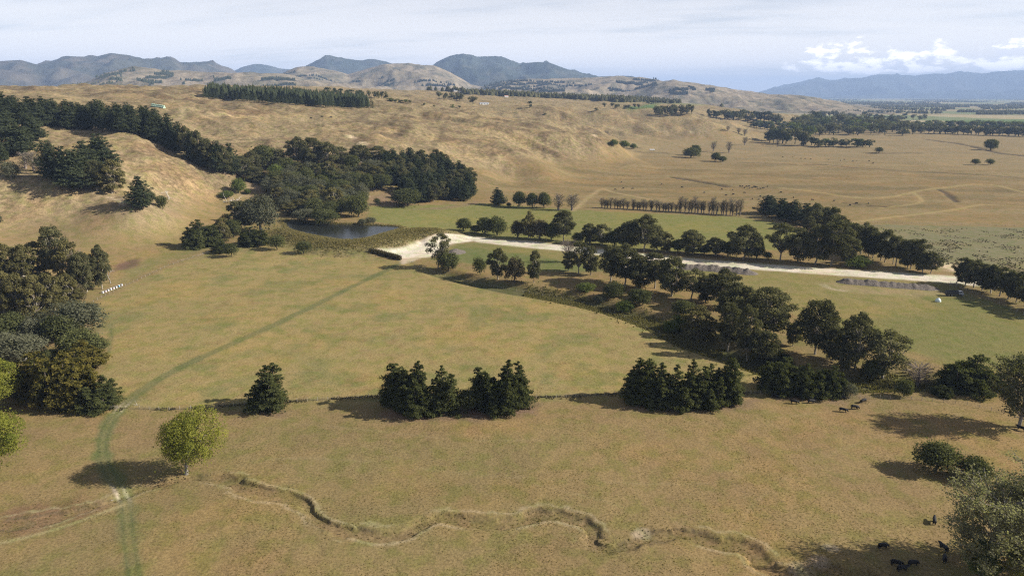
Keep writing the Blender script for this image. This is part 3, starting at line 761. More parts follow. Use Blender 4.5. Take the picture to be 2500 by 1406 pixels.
def bent(a, b, rng, k=4, wob=.06):
    a = np.asarray(a, float); b = np.asarray(b, float); L = np.linalg.norm(b - a)
    pts = [a + (b - a) * t for t in np.linspace(0, 1, k)]
    for i in range(1, k - 1): pts[i] = pts[i] + rng.normal(0, wob * L, 3) * np.array([1, 1, .4])
    return pts
PROTO = {}
def clump_leaves(c, rad, n, rng, flat=.8, up=.35, shell=(.72, 1.05), lower=-.55):
    z = rng.uniform(lower, 1, n); an = rng.uniform(0, 2 * math.pi, n); r = np.sqrt(np.maximum(1 - z * z, 0))
    d = np.stack([r * np.cos(an), r * np.sin(an), z], 1)
    k = rng.uniform(shell[0], shell[1], n)[:, None] * (1 + .22 * np.sin(3.1 * an + c[0] * 5) * np.cos(2.7 * z * 3 + c[1]))[:, None]
    C = np.asarray(c) + d * k * np.array([rad, rad, rad * flat])
    nn = d + np.array([0, 0, up])
    return C, nn
def store(kind, crown, trunk, leafmat, barkmat, name, wd, ht):
    Vv, Ff, val = crown
    wd = .5 * sum(np.percentile(Vv[:, k], 98.5) - np.percentile(Vv[:, k], 1.5) for k in (0, 1)); ht = np.percentile(Vv[:, 2], 99.8)
    cm = np_mesh(name + '_crown', Vv, Ff, leafmat, False, {'v': ('FLOAT', 'FACE', val)})
    tm = None
    if trunk is not None:
        tm = np_mesh(name + '_trunk', trunk[0], trunk[1], barkmat, True)
    PROTO.setdefault(kind, []).append((cm, tm, wd, ht))
def cat(parts):
    vs, fs, va, o = [], [], [], 0
    for v, f, a in parts:
        vs.append(v); fs.append(f + o); va.append(a); o += len(v)
    return np.vstack(vs), np.vstack(fs), np.concatenate(va)

def make_gum(kind, seed, leafmat, bark=MB_GUM, H_=18.0, W_=12.0, nc=15, per=330, base_=.34, ls=.62, open_=0.0, cr=(.105, .175)):
    rng = np.random.default_rng(seed)
    parts = []; tr = []
    nst = rng.integers(1, 4)
    fork = np.array([rng.normal(0, .3), rng.normal(0, .3), H_ * rng.uniform(.16, .28)])
    tr.append(tube(bent((0, 0, -.4), fork, rng, 4, .03), [.42, .36, .32, .28], 7))
    cl = []
    for i in range(nc):
        for _ in range(30):
            zz = rng.uniform(base_, .93); t_ = (zz - base_) / (1 - base_)
            env = (math.sin(math.pi * (0.16 + .80 * t_)) ** .7) * W_ * .5
            rad = rng.uniform(*cr) * W_ * (1.05 - .25 * t_)
            an = rng.uniform(0, 2 * math.pi); rr_ = math.sqrt(rng.uniform(.1, 1)) * max(env - rad * .55, .3)
            c = np.array([rr_ * math.cos(an), rr_ * math.sin(an), zz * H_])
            if all(np.linalg.norm(c - q[0]) > .72 * (rad + q[1]) for q in cl): break
        cl.append((c, rad))
    cl.append((np.array([rng.normal(0, .6), rng.normal(0, .6), H_ * .93]), W_ * .13))
    for c, rad in cl:
        nl = int(per * (rad / (W_ * .155)) ** 2)
        C, nn = clump_leaves(c, rad, nl, rng, .85, .25)
        shade = rng.uniform(-.35, .40)
        C[:, 2] -= rng.uniform(0, .5, len(C)) * rad * .5
        parts.append(leaves(C, nn, ls, rng, .9, .55, rng.uniform(.05, .8, len(C)) + shade))
        # fill
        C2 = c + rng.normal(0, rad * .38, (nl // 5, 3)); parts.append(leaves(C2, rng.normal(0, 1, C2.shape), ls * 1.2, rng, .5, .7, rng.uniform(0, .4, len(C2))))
        tr.append(tube(bent(fork, c, rng, 4, .07), [.22, .15, .10, .05], 5))
    store(kind, cat(parts), joinp(tr), leafmat, bark, kind + '_tree', W_, H_)

def make_round(kind, seed, leafmat, bark=MB_DARK, H_=12.0, W_=11.0, nc=42, per=150, base_=.10, ls=.55, trunk_r=.35, egg=.5, crad=.17, jit=.85):
    rng = np.random.default_rng(seed); parts = []; tr = []
    tr.append(tube(bent((0, 0, -.4), (0, 0, H_ * .45), rng, 4, .02), [trunk_r * 1.25, trunk_r, trunk_r * .8, trunk_r * .5], 7))
    lob = [(rng.uniform(0, 2 * math.pi), rng.uniform(-.6, .9), rng.uniform(-.25, .55)) for _ in range(9)]
    for i in range(nc):
        z = -0.75 + 1.72 * (i + .5) / nc; an = i * 2.39996 + rng.normal(0, .25)
        r = math.sqrt(max(1 - z * z, .02)); shape = r * (1 + egg * (-z) * .35)
        k = rng.uniform(.62, 1.05) + sum(w_ * math.exp(-((math.remainder(an - a_, 2 * math.pi)) ** 2 + (z - z_) ** 2) * 2.2) for a_, z_, w_ in lob) * .6 - .08
        rad = W_ * crad * rng.uniform(.6, 1.45)
        c = np.array([shape * math.cos(an) * (W_ * .5 - rad * .6) * k, shape * math.sin(an) * (W_ * .5 - rad * .6) * k,
                      H_ * (base_ + (1 - base_) * .5) + z * (H_ * (1 - base_) * .5 - rad * .4) * k])
        c[2] = max(c[2], rad * .3)
        C, nn = clump_leaves(c, rad, per, rng, .9, .2, (.65, 1.1), -.8)
        nn = nn + (c - np.array([0, 0, H_ * .5])) / (W_ * .5) * .5
        parts.append(leaves(C, nn, ls, rng, jit, .65, rng.uniform(0, .7, len(C)) + rng.uniform(-.3, .4)))
        if i % 4 == 0: tr.append(tube(bent((0, 0, H_ * rng.uniform(.15, .4)), c, rng, 4, .05), [trunk_r * .5, trunk_r * .35, trunk_r * .22, .04], 5))
    nf = per * 6
    z = rng.normal(0, .35, nf); C = np.stack([rng.normal(0, W_ * .17, nf), rng.normal(0, W_ * .17, nf), H_ * (base_ + (1 - base_) * .48) + z * H_ * .5], 1)
    C[:, 2] = np.clip(C[:, 2], H_ * base_ * .8 + .2, H_ * .92)
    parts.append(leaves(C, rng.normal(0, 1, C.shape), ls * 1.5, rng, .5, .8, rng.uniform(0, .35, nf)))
    store(kind, cat(parts), joinp(tr), leafmat, bark, kind + '_tree', W_, H_)

def make_conifer(kind, seed, leafmat, bark=MB_DARK, H_=20.0, W_=11.0, pw=.75, base_=.06, layers=15, per=8, ls=.62, droop=.10, rag=.28, tops=1, dens=15, lift=.0):
    rng = np.random.default_rng(seed); parts = []; tr = []
    tr.append(tube([(0, 0, -.5), (0, 0, H_ * .3), (0.1, 0, H_ * .7), (.1, .1, H_ * .97)], [.5, .38, .2, .04], 7))
    stems = [(0.0, 0.0, 1.0)] + [(rng.uniform(-.22, .22) * W_, rng.uniform(-.22, .22) * W_, rng.uniform(.62, .95)) for _ in range(tops - 1)]
    for sxx, syy, sh in stems:
        for li in range(layers):
            tz = base_ + (1 - base_) * (li + rng.uniform(-.35, .35)) / layers
            tz = min(max(tz, .03), .985); zz = tz * H_ * sh
            env = max((1 - tz), 0.0) ** pw * (.55 + .45 * sstep(0, .22, np.array(tz + .06))) * W_ * .5 + .18
            nb = max(3, int(per * (env / (W_ * .5)) + 2.5)); a0 = rng.uniform(0, 6.28)
            for b in range(nb):
                an = a0 + 2 * math.pi * (b + rng.uniform(-.3, .3)) / nb
                L = env * rng.uniform(1 - rag, 1.0 + rag * .35)
                nl = int(dens * (.5 + L)); tt = np.sqrt(rng.uniform(.04, 1, nl)); wdt = (.10 + .24 * np.sin(np.pi * np.minimum(tt * .92, 1))) * L * .9
                off = rng.uniform(-1, 1, nl) * wdt
                dx, dy = math.cos(an), math.sin(an)
                rise = lift * L
                C = np.stack([sxx + dx * tt * L - dy * off, syy + dy * tt * L + dx * off,
                              zz + rise * tt - droop * L * tt ** 2 - np.abs(off) * .35 + rng.normal(0, .34, nl) + .25 * L * tt * rng.uniform(-.2, .35)], 1)
                C[:, 2] = np.maximum(C[:, 2], .15)
                nn = np.stack([dx * .5 + 0 * tt, dy * .5 + 0 * tt, np.full(nl, .9)], 1)
                sh_ = rng.uniform(-.3, .35)
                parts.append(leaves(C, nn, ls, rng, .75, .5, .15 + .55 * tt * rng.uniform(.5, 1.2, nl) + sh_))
    nf = 500; z = rng.uniform(.05, .85, nf)
    C = np.stack([rng.normal(0, 1, nf) * W_ * .12 * (1 - z), rng.normal(0, 1, nf) * W_ * .12 * (1 - z), z * H_], 1)
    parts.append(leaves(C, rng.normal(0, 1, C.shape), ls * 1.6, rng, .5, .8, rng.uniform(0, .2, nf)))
    store(kind, cat(parts), joinp(tr), leafmat, bark, kind + '_tree', W_, H_)

def make_cypress(kind, seed, leafmat, bark=MB_DARK, H_=15.0, W_=13.0, leaders=6, pw=.6, ls=.55, pads=34, spread=.30, low=.03):
    rng = np.random.default_rng(seed); parts = []; tr = []
    L_ = [(rng.normal(0, .06) * W_, rng.normal(0, .06) * W_, 1.0, rng.normal(0, .04), rng.normal(0, .04))]
    for i in range(leaders - 1):
        an = 2 * math.pi * i / max(leaders - 1, 1) + rng.uniform(-.5, .5); d = rng.uniform(.5, 1.0) * spread * W_
        L_.append((math.cos(an) * d, math.sin(an) * d, rng.uniform(.50, .93), math.cos(an) * rng.uniform(0, .12), math.sin(an) * rng.uniform(0, .12)))
    for x0, y0, hs, lx, ly in L_:
        hh = H_ * hs; Wl = W_ * rng.uniform(.30, .42) * (1.1 if hs == 1.0 else .9)
        tr.append(tube([(x0 * .4, y0 * .4, -.4), (x0, y0, hh * .35), (x0 + lx * hh * .7, y0 + ly * hh * .7, hh * .7), (x0 + lx * hh, y0 + ly * hh, hh * .96)], [.34, .26, .14, .03], 6))
        for k in range(pads):
            tz = low + (1 - low) * (k + rng.uniform(0, 1)) / pads; env = Wl * max(1 - tz, 0) ** pw * (1.15 if rng.uniform() < .2 else rng.uniform(.72, 1.0)) + .12
            an = k * 2.39996 + rng.normal(0, .5); ux, uy = math.cos(an), math.sin(an)
            rise = rng.uniform(.05, .55); pl_ = env * rng.uniform(.55, .8) + .5; pwid = .34 * pl_ + .22
            nl = int(30 + 30 * pl_)
            tt = rng.uniform(-1, 1, nl); off = rng.normal(0, .5, nl) * pwid * np.sqrt(np.maximum(1 - tt * tt * .85, .05)); up = rng.normal(0, .22, nl) * pwid + .25 * pwid * (1 - tt * tt)
            rc = env * .62 + tt * pl_ * .5
            C = np.stack([x0 + lx * tz * hh + ux * rc - uy * off, y0 + ly * tz * hh + uy * rc + ux * off, tz * hh + rise * (rc - env * .3) * .5 + up - .12 * np.abs(off)], 1)
            C[:, 2] = np.maximum(C[:, 2], .1)
            nn = np.stack([np.full(nl, ux * .55), np.full(nl, uy * .55), np.full(nl, .75)], 1)
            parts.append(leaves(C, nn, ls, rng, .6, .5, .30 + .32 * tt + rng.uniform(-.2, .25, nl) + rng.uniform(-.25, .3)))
    nf = 420; z = rng.uniform(.03, .7, nf); rr_ = W_ * .26 * (1 - z) ** .6
    C = np.stack([rng.normal(0, 1, nf) * rr_ * .6, rng.normal(0, 1, nf) * rr_ * .6, z * H_ * .85], 1)
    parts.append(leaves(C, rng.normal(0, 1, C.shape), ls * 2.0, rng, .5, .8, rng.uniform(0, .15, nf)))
    store(kind, cat(parts), joinp(tr), leafmat, bark, kind + '_tree', W_, H_)

def make_bare(kind, seed, leafmat, bark=MB_GREY, H_=22.0, W_=14.0, nbr=60, nleaf=2600, ls=.34, upright=.8, tw=3):
    rng = np.random.default_rng(seed); tr = []; tips = []
    tr.append(tube(bent((0, 0, -.5), (0.2, 0, H_ * .92), rng, 6, .012), np.linspace(.48, .05, 6), 7))
    for i in range(nbr):
        z0 = H_ * (.12 + .72 * (i / nbr)); an = i * 2.4 + rng.normal(0, .3)
        tt = z0 / H_; L = W_ * .52 * (math.sin(math.pi * (.18 + .75 * tt)) ** .6) * rng.uniform(.7, 1.05)
        e = np.array([math.cos(an) * L, math.sin(an) * L, min(z0 + L * upright * rng.uniform(.7, 1.3), H_ * .99)])
        st = np.array([0, 0, z0]); pth = bent(st, e, rng, 4, .05)
        tr.append(tube(pth, [.14 * (1.1 - tt), .09, .06, .03], 4))
        for k in range(tw):
            f0 = rng.uniform(.3, .95); p0 = st + (e - st) * f0; d = (e - st) / (np.linalg.norm(e - st) + 1e-6) + rng.normal(0, .5, 3); d[2] = abs(d[2]) + .3
            p1 = p0 + d / np.linalg.norm(d) * L * rng.uniform(.25, .5); tr.append(tube([p0, (p0 + p1) / 2 + rng.normal(0, .1, 3), p1], [.05, .035, .018], 3)); tips.append((p0, p1))
    tips = np.array(tips); pick = rng.integers(0, len(tips), nleaf); f0 = rng.uniform(0, 1.1, nleaf)[:, None]
    C = tips[pick, 0] * (1 - f0) + tips[pick, 1] * f0 + rng.normal(0, .45, (nleaf, 3))
    C[:, 2] = np.maximum(C[:, 2], .5)
    store(kind, leaves(C, rng.normal(0, 1, C.shape), ls, rng, .6, .8), joinp(tr), leafmat, bark, kind + '_tree', W_, H_)

for i in range(5): make_gum('gum', 10 + i, ML['gum'], H_=17, W_=14, nc=30 + i % 3 * 4, base_=.18)
for i in range(3): make_gum('tallgum', 30 + i, ML['gum'], H_=23, W_=15, nc=36, base_=.26)
for i in range(3): make_gum('olive', 40 + i, ML['olive'], H_=19, W_=12, nc=36, base_=.10, per=260)
for i in range(2): make_gum('opengum', 50 + i, ML['gum'], H_=19, W_=14, nc=22, base_=.34, per=220, bark=MB_GREY)
for i in range(6): make_cypress('mac', 60 + i, ML['mac'], H_=15, W_=12.5, leaders=4 + i % 4, spread=.20 + .05 * (i % 3), pw=.55 + .1 * (i % 3))
for i in range(3): make_cypress('macround', 70 + i, ML['mac'], H_=11, W_=15, leaders=9, spread=.36, pw=.42, pads=25)
for i in range(3): make_cypress('gold', 80 + i, ML['gold'], H_=12, W_=13, leaders=8, spread=.34, pw=.42, pads=26)
for i in range(5): make_conifer('pine', 90 + i, ML['pine'], H_=24, W_=14, pw=.58, base_=.12, layers=14, per=8, rag=.42, tops=1 + i % 2, droop=-.05, lift=.22, ls=.85, dens=9)
for i in range(3): make_conifer('cone', 100 + i, ML['pine'], H_=20, W_=7, pw=.85, base_=.08, layers=10, per=5, rag=.3, ls=1.0, dens=5)
for i in range(2): make_round('pop', 110 + i, ML['pop'], MB_GREY, H_=17, W_=13, nc=72, per=270, base_=.12, ls=.32, trunk_r=.42, egg=.1, crad=.14)
for i in range(4): make_round('oak', 120 + i, ML['oak'], H_=11, W_=11, nc=44, per=130, ls=.55, base_=.10)
for i in range(2): make_round('fresh', 130 + i, ML['fresh'], H_=8, W_=8.5, nc=36, per=110, ls=.42, base_=.06)
for i in range(3): make_round('grey', 140 + i, ML['grey'], MB_GREY, H_=11, W_=11, nc=40, per=110, ls=.50, base_=.08)
for i in range(2): make_round('bronze', 150 + i, ML['bronze'], H_=11, W_=9, nc=36, per=110, ls=.5, base_=.1)
for i in range(3): make_round('small', 160 + i, ML['oak'], H_=6, W_=6, nc=26, per=90, ls=.32, base_=.14, trunk_r=.16)
make_bare('bare', 170, ML['pale'], H_=22, W_=15, nbr=110, nleaf=16000, ls=.35)
make_bare('bare', 171, ML['pale'], H_=22, W_=13, nbr=100, nleaf=14000, ls=.35)
make_bare('dull', 175, ML['dull'], H_=22, W_=14, nbr=100, nleaf=15000, ls=.44)
make_bare('slim', 172, ML['grey'], MB_BROWN, H_=11, W_=5.0, nbr=54, nleaf=900, ls=.26, upright=1.3)
make_bare('slim', 173, ML['grey'], MB_BROWN, H_=11, W_=4.6, nbr=50, nleaf=550, ls=.26, upright=1.4)
make_bare('twig', 174, ML['bronze'], MB_BROWN, H_=14, W_=9, nbr=80, nleaf=250, ls=.25, upright=.9, tw=5)

def far_tree(kind, seed, leafmat, H_=16., W_=14., conical=False, n=420):
    rng = np.random.default_rng(seed); parts = []
    nc = 9
    for i in range(nc):
        if conical:
            z = (i + .4) / nc; rr_ = W_ * .28 * (1 - z); an = i * 2.4; c = np.array([rr_ * math.cos(an), rr_ * math.sin(an), H_ * (.12 + .82 * z)]); rad = W_ * (.34 * (1 - z) + .09)
        else:
            z = rng.uniform(.22, .8); rr_ = W_ * .30 * math.sqrt(rng.uniform(0, 1)); an = rng.uniform(0, 6.28); c = np.array([rr_ * math.cos(an), rr_ * math.sin(an), H_ * z]); rad = W_ * rng.uniform(.17, .26)
        C, nn = clump_leaves(c, rad, n // nc, rng, .85, .3, (.7, 1.05), -.8); C[:, 2] = np.maximum(C[:, 2], .3)
        parts.append(leaves(C, nn, W_ * .12, rng, .5, .8, rng.uniform(.1, .8, len(C)) + rng.uniform(-.15, .15)))
    v, f, a = cat(parts)
    tv, tf = tube([(0, 0, -.5), (0, 0, H_ * .3), (0, 0, H_ * .6)], [W_ * .035, W_ * .03, W_ * .015], 4)
    f2 = np.vstack([f, tf + len(v)]); v2 = np.vstack([v, tv]); a2 = np.concatenate([a, np.zeros(len(tf))])
    me = np_mesh(kind + '_tree', v2, f2, leafmat, False, {'v': ('FLOAT', 'FACE', a2)})
    PROTO.setdefault(kind, []).append((me, None, W_, H_))
for i in range(4): far_tree('fardark', 200 + i, ML['gum'])
for i in range(3): far_tree('farcone', 210 + i, ML['pine'], 20., 8., True)
for i in range(3): far_tree('farpine', 220 + i, ML['pine'], 18., 15.)
for i in range(2): far_tree('farpale', 230 + i, ML['fresh'], 12., 10.)

# ------------------------------------------------------------------ planting
NAMES = {'gum': 'gum_tree', 'tallgum': 'gum_tree', 'olive': 'gum_tree', 'opengum': 'gum_tree', 'mac': 'cypress_tree', 'macround': 'cypress_tree', 'gold': 'cypress_tree',
         'pine': 'pine_tree', 'cone': 'pine_tree', 'pop': 'poplar_tree', 'oak': 'evergreen_tree', 'fresh': 'shrub', 'grey': 'wattle_tree', 'bronze': 'bronze_tree', 'small': 'small_tree',
         'bare': 'poplar_tree', 'dull': 'poplar_tree', 'slim': 'poplar_tree', 'twig': 'bare_tree', 'fardark': 'gum_tree', 'farcone': 'pine_tree', 'farpine': 'pine_tree', 'farpale': 'willow_tree'}
CATS = {'shrub': 'shrub'}
RNG = np.random.default_rng(77)
CNT = {}
def depth_of(q): return (q[1]) * COSP + (CAM_H - q[2]) * SINP
def plant_at(kind, q, wm, hm, label, group=None, variant=None, name=None):
    lst = PROTO[kind]; CNT[kind] = CNT.get(kind, 0) + 1
    v = (CNT[kind] * 7 + CNT[kind] // 3) % len(lst) if variant is None else variant % len(lst)
    cm, tm, w0, h0 = lst[v]
    s = (wm / w0 * RNG.uniform(.95, 1.05), wm / w0 * RNG.uniform(.95, 1.05), hm / h0)
    rot = (RNG.normal(0, .035), RNG.normal(0, .035), RNG.uniform(0, 6.28))
    nm = name or NAMES[kind]
    if tm is None:
        return link(nm, cm, loc=q, rot=rot, scale=s, label=label, category='shrub' if nm == 'shrub' else 'tree', group=group)
    root = link(nm, None, loc=q, rot=rot, scale=s, label=label, category='shrub' if nm == 'shrub' else 'tree', group=group)
    root.empty_display_size = 1.0
    link('trunk', tm, parent=root); link('crown', cm, parent=root)
    return root
def plant(kind, px, py, wpx, hpx, label, group=None, variant=None, name=None, sink=0.0):
    q = ground(px, py); q[2] -= 0.15 + sink
    d = depth_of(q) / FPX
    dep = math.atan2(CAM_H - q[2], math.hypot(q[0], q[1]))
    hm = max((hpx * d - wpx * d * .35 * math.sin(dep)) / math.cos(dep), hpx * d * .62)
    return plant_at(kind, q, wpx * d, hm, label, group, variant, name)
ORD = ['first', 'second', 'third', 'fourth', 'fifth', 'sixth', 'seventh', 'eighth', 'ninth', 'tenth', 'eleventh', 'twelfth', 'thirteenth', 'fourteenth', 'fifteenth', 'sixteenth', 'seventeenth',
       'eighteenth', 'nineteenth', 'twentieth', 'twenty-first', 'twenty-second', 'twenty-third', 'twenty-fourth', 'twenty-fifth', 'twenty-sixth', 'twenty-seventh', 'twenty-eighth', 'twenty-ninth',
       'thirtieth', 'thirty-first', 'thirty-second', 'thirty-third', 'thirty-fourth', 'thirty-fifth', 'thirty-sixth', 'thirty-seventh', 'thirty-eighth', 'thirty-ninth', 'fortieth', 'forty-first', 'forty-second', 'forty-third', 'forty-fourth', 'forty-fifth', 'forty-sixth']
def inside(pt, poly):
    x, y = pt; w = False
    for (x0, y0), (x1, y1) in zip(poly, poly[1:] + poly[:1]):
        if (y0 > y) != (y1 > y) and x < (x1 - x0) * (y - y0) / (y1 - y0) + x0: w = not w
    return w
def scatter(poly, n, mind, seed, ysq=1.0):
    r = random.Random(seed); out = []
    xs = [p[0] for p in poly]; ys = [p[1] for p in poly]; tries = 0
    while len(out) < n and tries < 9000:
        tries += 1
        p = (r.uniform(min(xs), max(xs)), r.uniform(min(ys), max(ys)))
        if inside(p, poly) and all((p[0] - q[0]) ** 2 + ((p[1] - q[1]) * ysq) ** 2 > mind * mind for q in out): out.append(p)
    return sorted(out)
def along(pts, n):
    p = np.array(pts, float); s = np.concatenate([[0], np.cumsum(np.hypot(*np.diff(p, axis=0).T))])
    t = np.linspace(0, s[-1], n); return np.stack([np.interp(t, s, p[:, 0]), np.interp(t, s, p[:, 1])], 1)

# --- foreground and front fence line
for a in [
 ('pop', 455, 1157, 120, 172, 'yellow-green poplar standing alone beside the wheel track', None, 0),
 ('pop', -10, 1155, 135, 180, 'yellow-green poplar cut off by the lower left picture edge', None, 1),
 ('pop', -22, 1005, 140, 150, 'pale yellow-green poplar behind the other one at the left edge', None, 0),
 ('mac', 655, 995, 92, 115, 'lone dark cypress on the front fence right of the yellow poplar', None, 0),
 ('mac', 985, 985, 90, 108, 'tiered dark cypress at the left end of the middle fence clump', None, 3),
 ('mac', 1022, 1006, 96, 128, 'cypress with a rusty brown patch in the middle fence clump', None, 1),
 ('mac', 1085, 1003, 80, 118, 'greyish pointed cypress right of the rusty patched one', None, 0),
 ('oak', 1142, 997, 56, 52, 'low dark bush filling the gap in the middle fence clump', None, 1),
 ('mac', 1187, 990, 66, 100, 'smaller pointed cypress left of the big twin-topped one', None, 3),
 ('mac', 1226, 1003, 88, 130, 'tallest cypress at the right of the middle fence clump', None, 2),
 ('mac', 1264, 988, 74, 108, 'cypress closing the right end of the middle fence clump', None, 0),
 ('mac', 1563, 975, 84, 108, 'pointed cypress at the left end of the right fence clump', None, 3),
 ('mac', 1612, 988, 84, 106, 'cypress second from the left in the right fence clump', None, 2),
 ('mac', 1660, 992, 80, 108, 'broad dark cypress in the middle of the right fence clump', None, 1),
 ('mac', 1693, 985, 66, 112, 'slender pointed cypress in the middle of the right fence clump', None, 0),
 ('mac', 1732, 990, 80, 104, 'cypress second from the right in the right fence clump', None, 2),
 ('mac', 1772, 980, 66, 112, 'narrow cypress at the right end of the right fence clump', None, 3),
 # golden cypresses by the gate
 ('gold', 95, 965, 105, 118, 'golden cypress behind the row by the gate, left end', None, 0),
 ('gold', 150, 985, 118, 138, 'largest golden cypress left of the gate', None, 1),
 ('gold', 205, 988, 90, 112, 'golden cypress between the largest one and the gate cypress', None, 2),
 ('mac', 247, 997, 86, 88, 'small dark green cypress right beside the gate', None, 1),
 ('gold', 198, 900, 92, 76, 'golden cypress standing behind the others towards the bee hives', None, 2),
]:
    plant(a[0], a[1], a[2], a[3] * (.92 if a[0] == 'mac' else 1), a[4], a[5], group=a[6], variant=a[7])
# --- mixed wood on the left edge
for i, a in enumerate([('olive', -20, 690, 70, 80), ('olive', 18, 692, 62, 84), ('olive', 58, 700, 62, 88), ('olive', 96, 688, 58, 84), ('tallgum', 143, 690, 60, 118), ('olive', 178, 700, 62, 96), ('gum', 212, 712, 58, 84), ('gum', 250, 706, 46, 92)]):
    a = (a[0], a[1], a[2], a[3] * .95, a[4] * 1.2); plant(*a, ORD[i] + ' gum from the left in the back row of the left wood', 'left wood gums')
for i, a in enumerate([('olive', -25, 758, 70, 80), ('olive', 12, 765, 62, 90), ('olive', 52, 775, 62, 94), ('olive', 95, 778, 62, 94), ('olive', 138, 768, 62, 92), ('olive', 172, 752, 52, 74), ('bronze', 190, 742, 42, 46)]):
    a = (a[0], a[1], a[2], a[3] * .95, a[4] * 1.18); plant(*a, ORD[i] + ' olive-brown tree from the left in the middle row of the left wood', 'left wood middle row')
plant('twig', 197, 700, 40, 95, 'leafless brown tree poking out of the left wood', None)
for i, a in enumerate([('grey', 190, 815, 104, 92), ('oak', 150, 830, 84, 70), ('grey', 100, 826, 90, 70), ('oak', 30, 830, 84, 74), ('grey', 60, 880, 92, 76), ('grey', 5, 868, 80, 66), ('oak', 196, 868, 84, 70), ('oak', 238, 862, 54, 46), ('oak', 120, 880, 40, 30)]):
    plant(*a, ['grey-green rounded tree below the bee hives', 'dark bush left of the rounded tree below the hives', 'grey-green evergreen at the front of the left wood', 'dark evergreen at the left wood edge',
               'rounded grey-green evergreen above the golden cypresses', 'grey-green evergreen at the picture edge above the poplars', 'dark evergreen behind the golden cypresses',
               'small dark evergreen jutting into the paddock below the hives', 'low brown-green bush in the gap of the left wood'][i], 'left wood evergreens')
# --- left hillside
for a in [('pine', 125, 436, 62, 92, 'leftmost pine of the clump on the left spur'), ('pine', 160, 446, 60, 88, 'second pine of the clump on the left spur'), ('pine', 188, 462, 84, 98, 'big spreading pine at the front of the left spur clump'),
          ('pine', 212, 420, 60, 76, 'pine behind the big one on the left spur'), ('pine', 248, 415, 84, 88, 'tallest pine of the left spur clump'), ('gum', 236, 466, 46, 74, 'gum under the tallest pine on the left spur'),
          ('olive', 274, 472, 54, 84, 'olive gum at the right end of the left spur clump'), ('pine', 345, 509, 58, 80, 'single pine standing apart on the end of the left spur'),
          ('small', 373, 492, 17, 27, 'tiny tree right behind the single spur pine'), ('small', 397, 512, 26, 36, 'small tree right of the single spur pine'),
          ('grey', 28, 438, 38, 46, 'grey round bush alone on the left slope'), ('pine', 15, 330, 62, 64, 'pine at the left edge below the long pine belt'), ('pine', 52, 378, 84, 78, 'large dark pine at the left edge of the slope'),
          ('pine', 80, 342, 62, 64, 'pine just right of the large left-edge pine'), ('pine', -4, 398, 36, 66, 'pine cut by the left edge above the grey bush'), ('slim', 62, 412, 34, 46, 'pale bare willow below the large left-edge pine'),
          ('slim', 84, 418, 34, 52, 'pale yellowish willow left of the spur pines'), ('slim', 104, 424, 28, 44, 'thin pale willow touching the spur pines'), ('pine', -6, 545, 22, 34, 'pine tip cut by the left edge on the bare slope')]:
    plant(*a)
pl = along([(-60, 290), (60, 303), (130, 309), (200, 313), (300, 320), (365, 334), (405, 352), (440, 374), (480, 398), (520, 417), (562, 428)], 40)
for i, (px, py) in enumerate(pl):
    k = i / 39
    plant('pine' if i < 31 or i % 2 else 'gum', px + RNG.normal(0, 3), py + RNG.normal(0, 2), 35 + 6 * k, (52 + 26 * k) * RNG.uniform(.85, 1.12), ORD[i] + ' tree from the left in the long pine belt', 'long pine belt on the left hill')
for i, (px, py) in enumerate(along([(-20, 276), (200, 298), (380, 316)], 14)):
    plant('pine', px, py, 40, 50 * RNG.uniform(.9, 1.1), ORD[i] + ' pine from the left in the belt\'s rear row', 'long pine belt on the left hill')
# --- wooded knoll behind the pond
for i, a in enumerate([('gum', 590, 432, 46, 52), ('gum', 618, 428, 50, 60), ('oak', 648, 412, 56, 58), ('gum', 682, 410, 46, 46), ('tallgum', 728, 408, 56, 74), ('gum', 762, 406, 58, 70), ('gum', 800, 408, 52, 62), ('gum', 832, 402, 40, 44), ('gum', 880, 396, 46, 42), ('gum', 922, 396, 50, 40), ('oak', 700, 430, 50, 46), ('fresh', 722, 432, 34, 40), ('fresh', 676, 444, 40, 44), ('gum', 622, 446, 50, 40)]):
    plant(*a, ORD[i] + ' tree from the left along the upper edge of the knoll wood', 'knoll wood upper edge', name='knoll_tree')
for i, (px, py) in enumerate(scatter([(930, 408), (1000, 398), (1080, 410), (1140, 440), (1168, 470), (1160, 488), (1050, 496), (1020, 500), (975, 470), (935, 440)], 62, 15, 3, 1.6)):
    plant('pine' if i % 4 else 'gum', px, py, 33, 46 * RNG.uniform(.85, 1.1), 'blue-green tree packed in the dense right block of the knoll wood', 'dense right block of the knoll wood')
for i, (px, py) in enumerate(scatter([(650, 470), (690, 440), (740, 430), (840, 420), (930, 425), (950, 460), (890, 470), (890, 500), (870, 520), (800, 532), (720, 532), (680, 510)], 70, 16, 5, 1.5)):
    plant(['grey', 'oak', 'gum', 'grey', 'olive', 'grey', 'oak'][i % 7], px, py, 38 + RNG.uniform(-6, 8), 40 * RNG.uniform(.8, 1.25), 'grey-green tree in the tangled left part of the knoll wood', 'tangled left part of the knoll wood', name='knoll_tree')
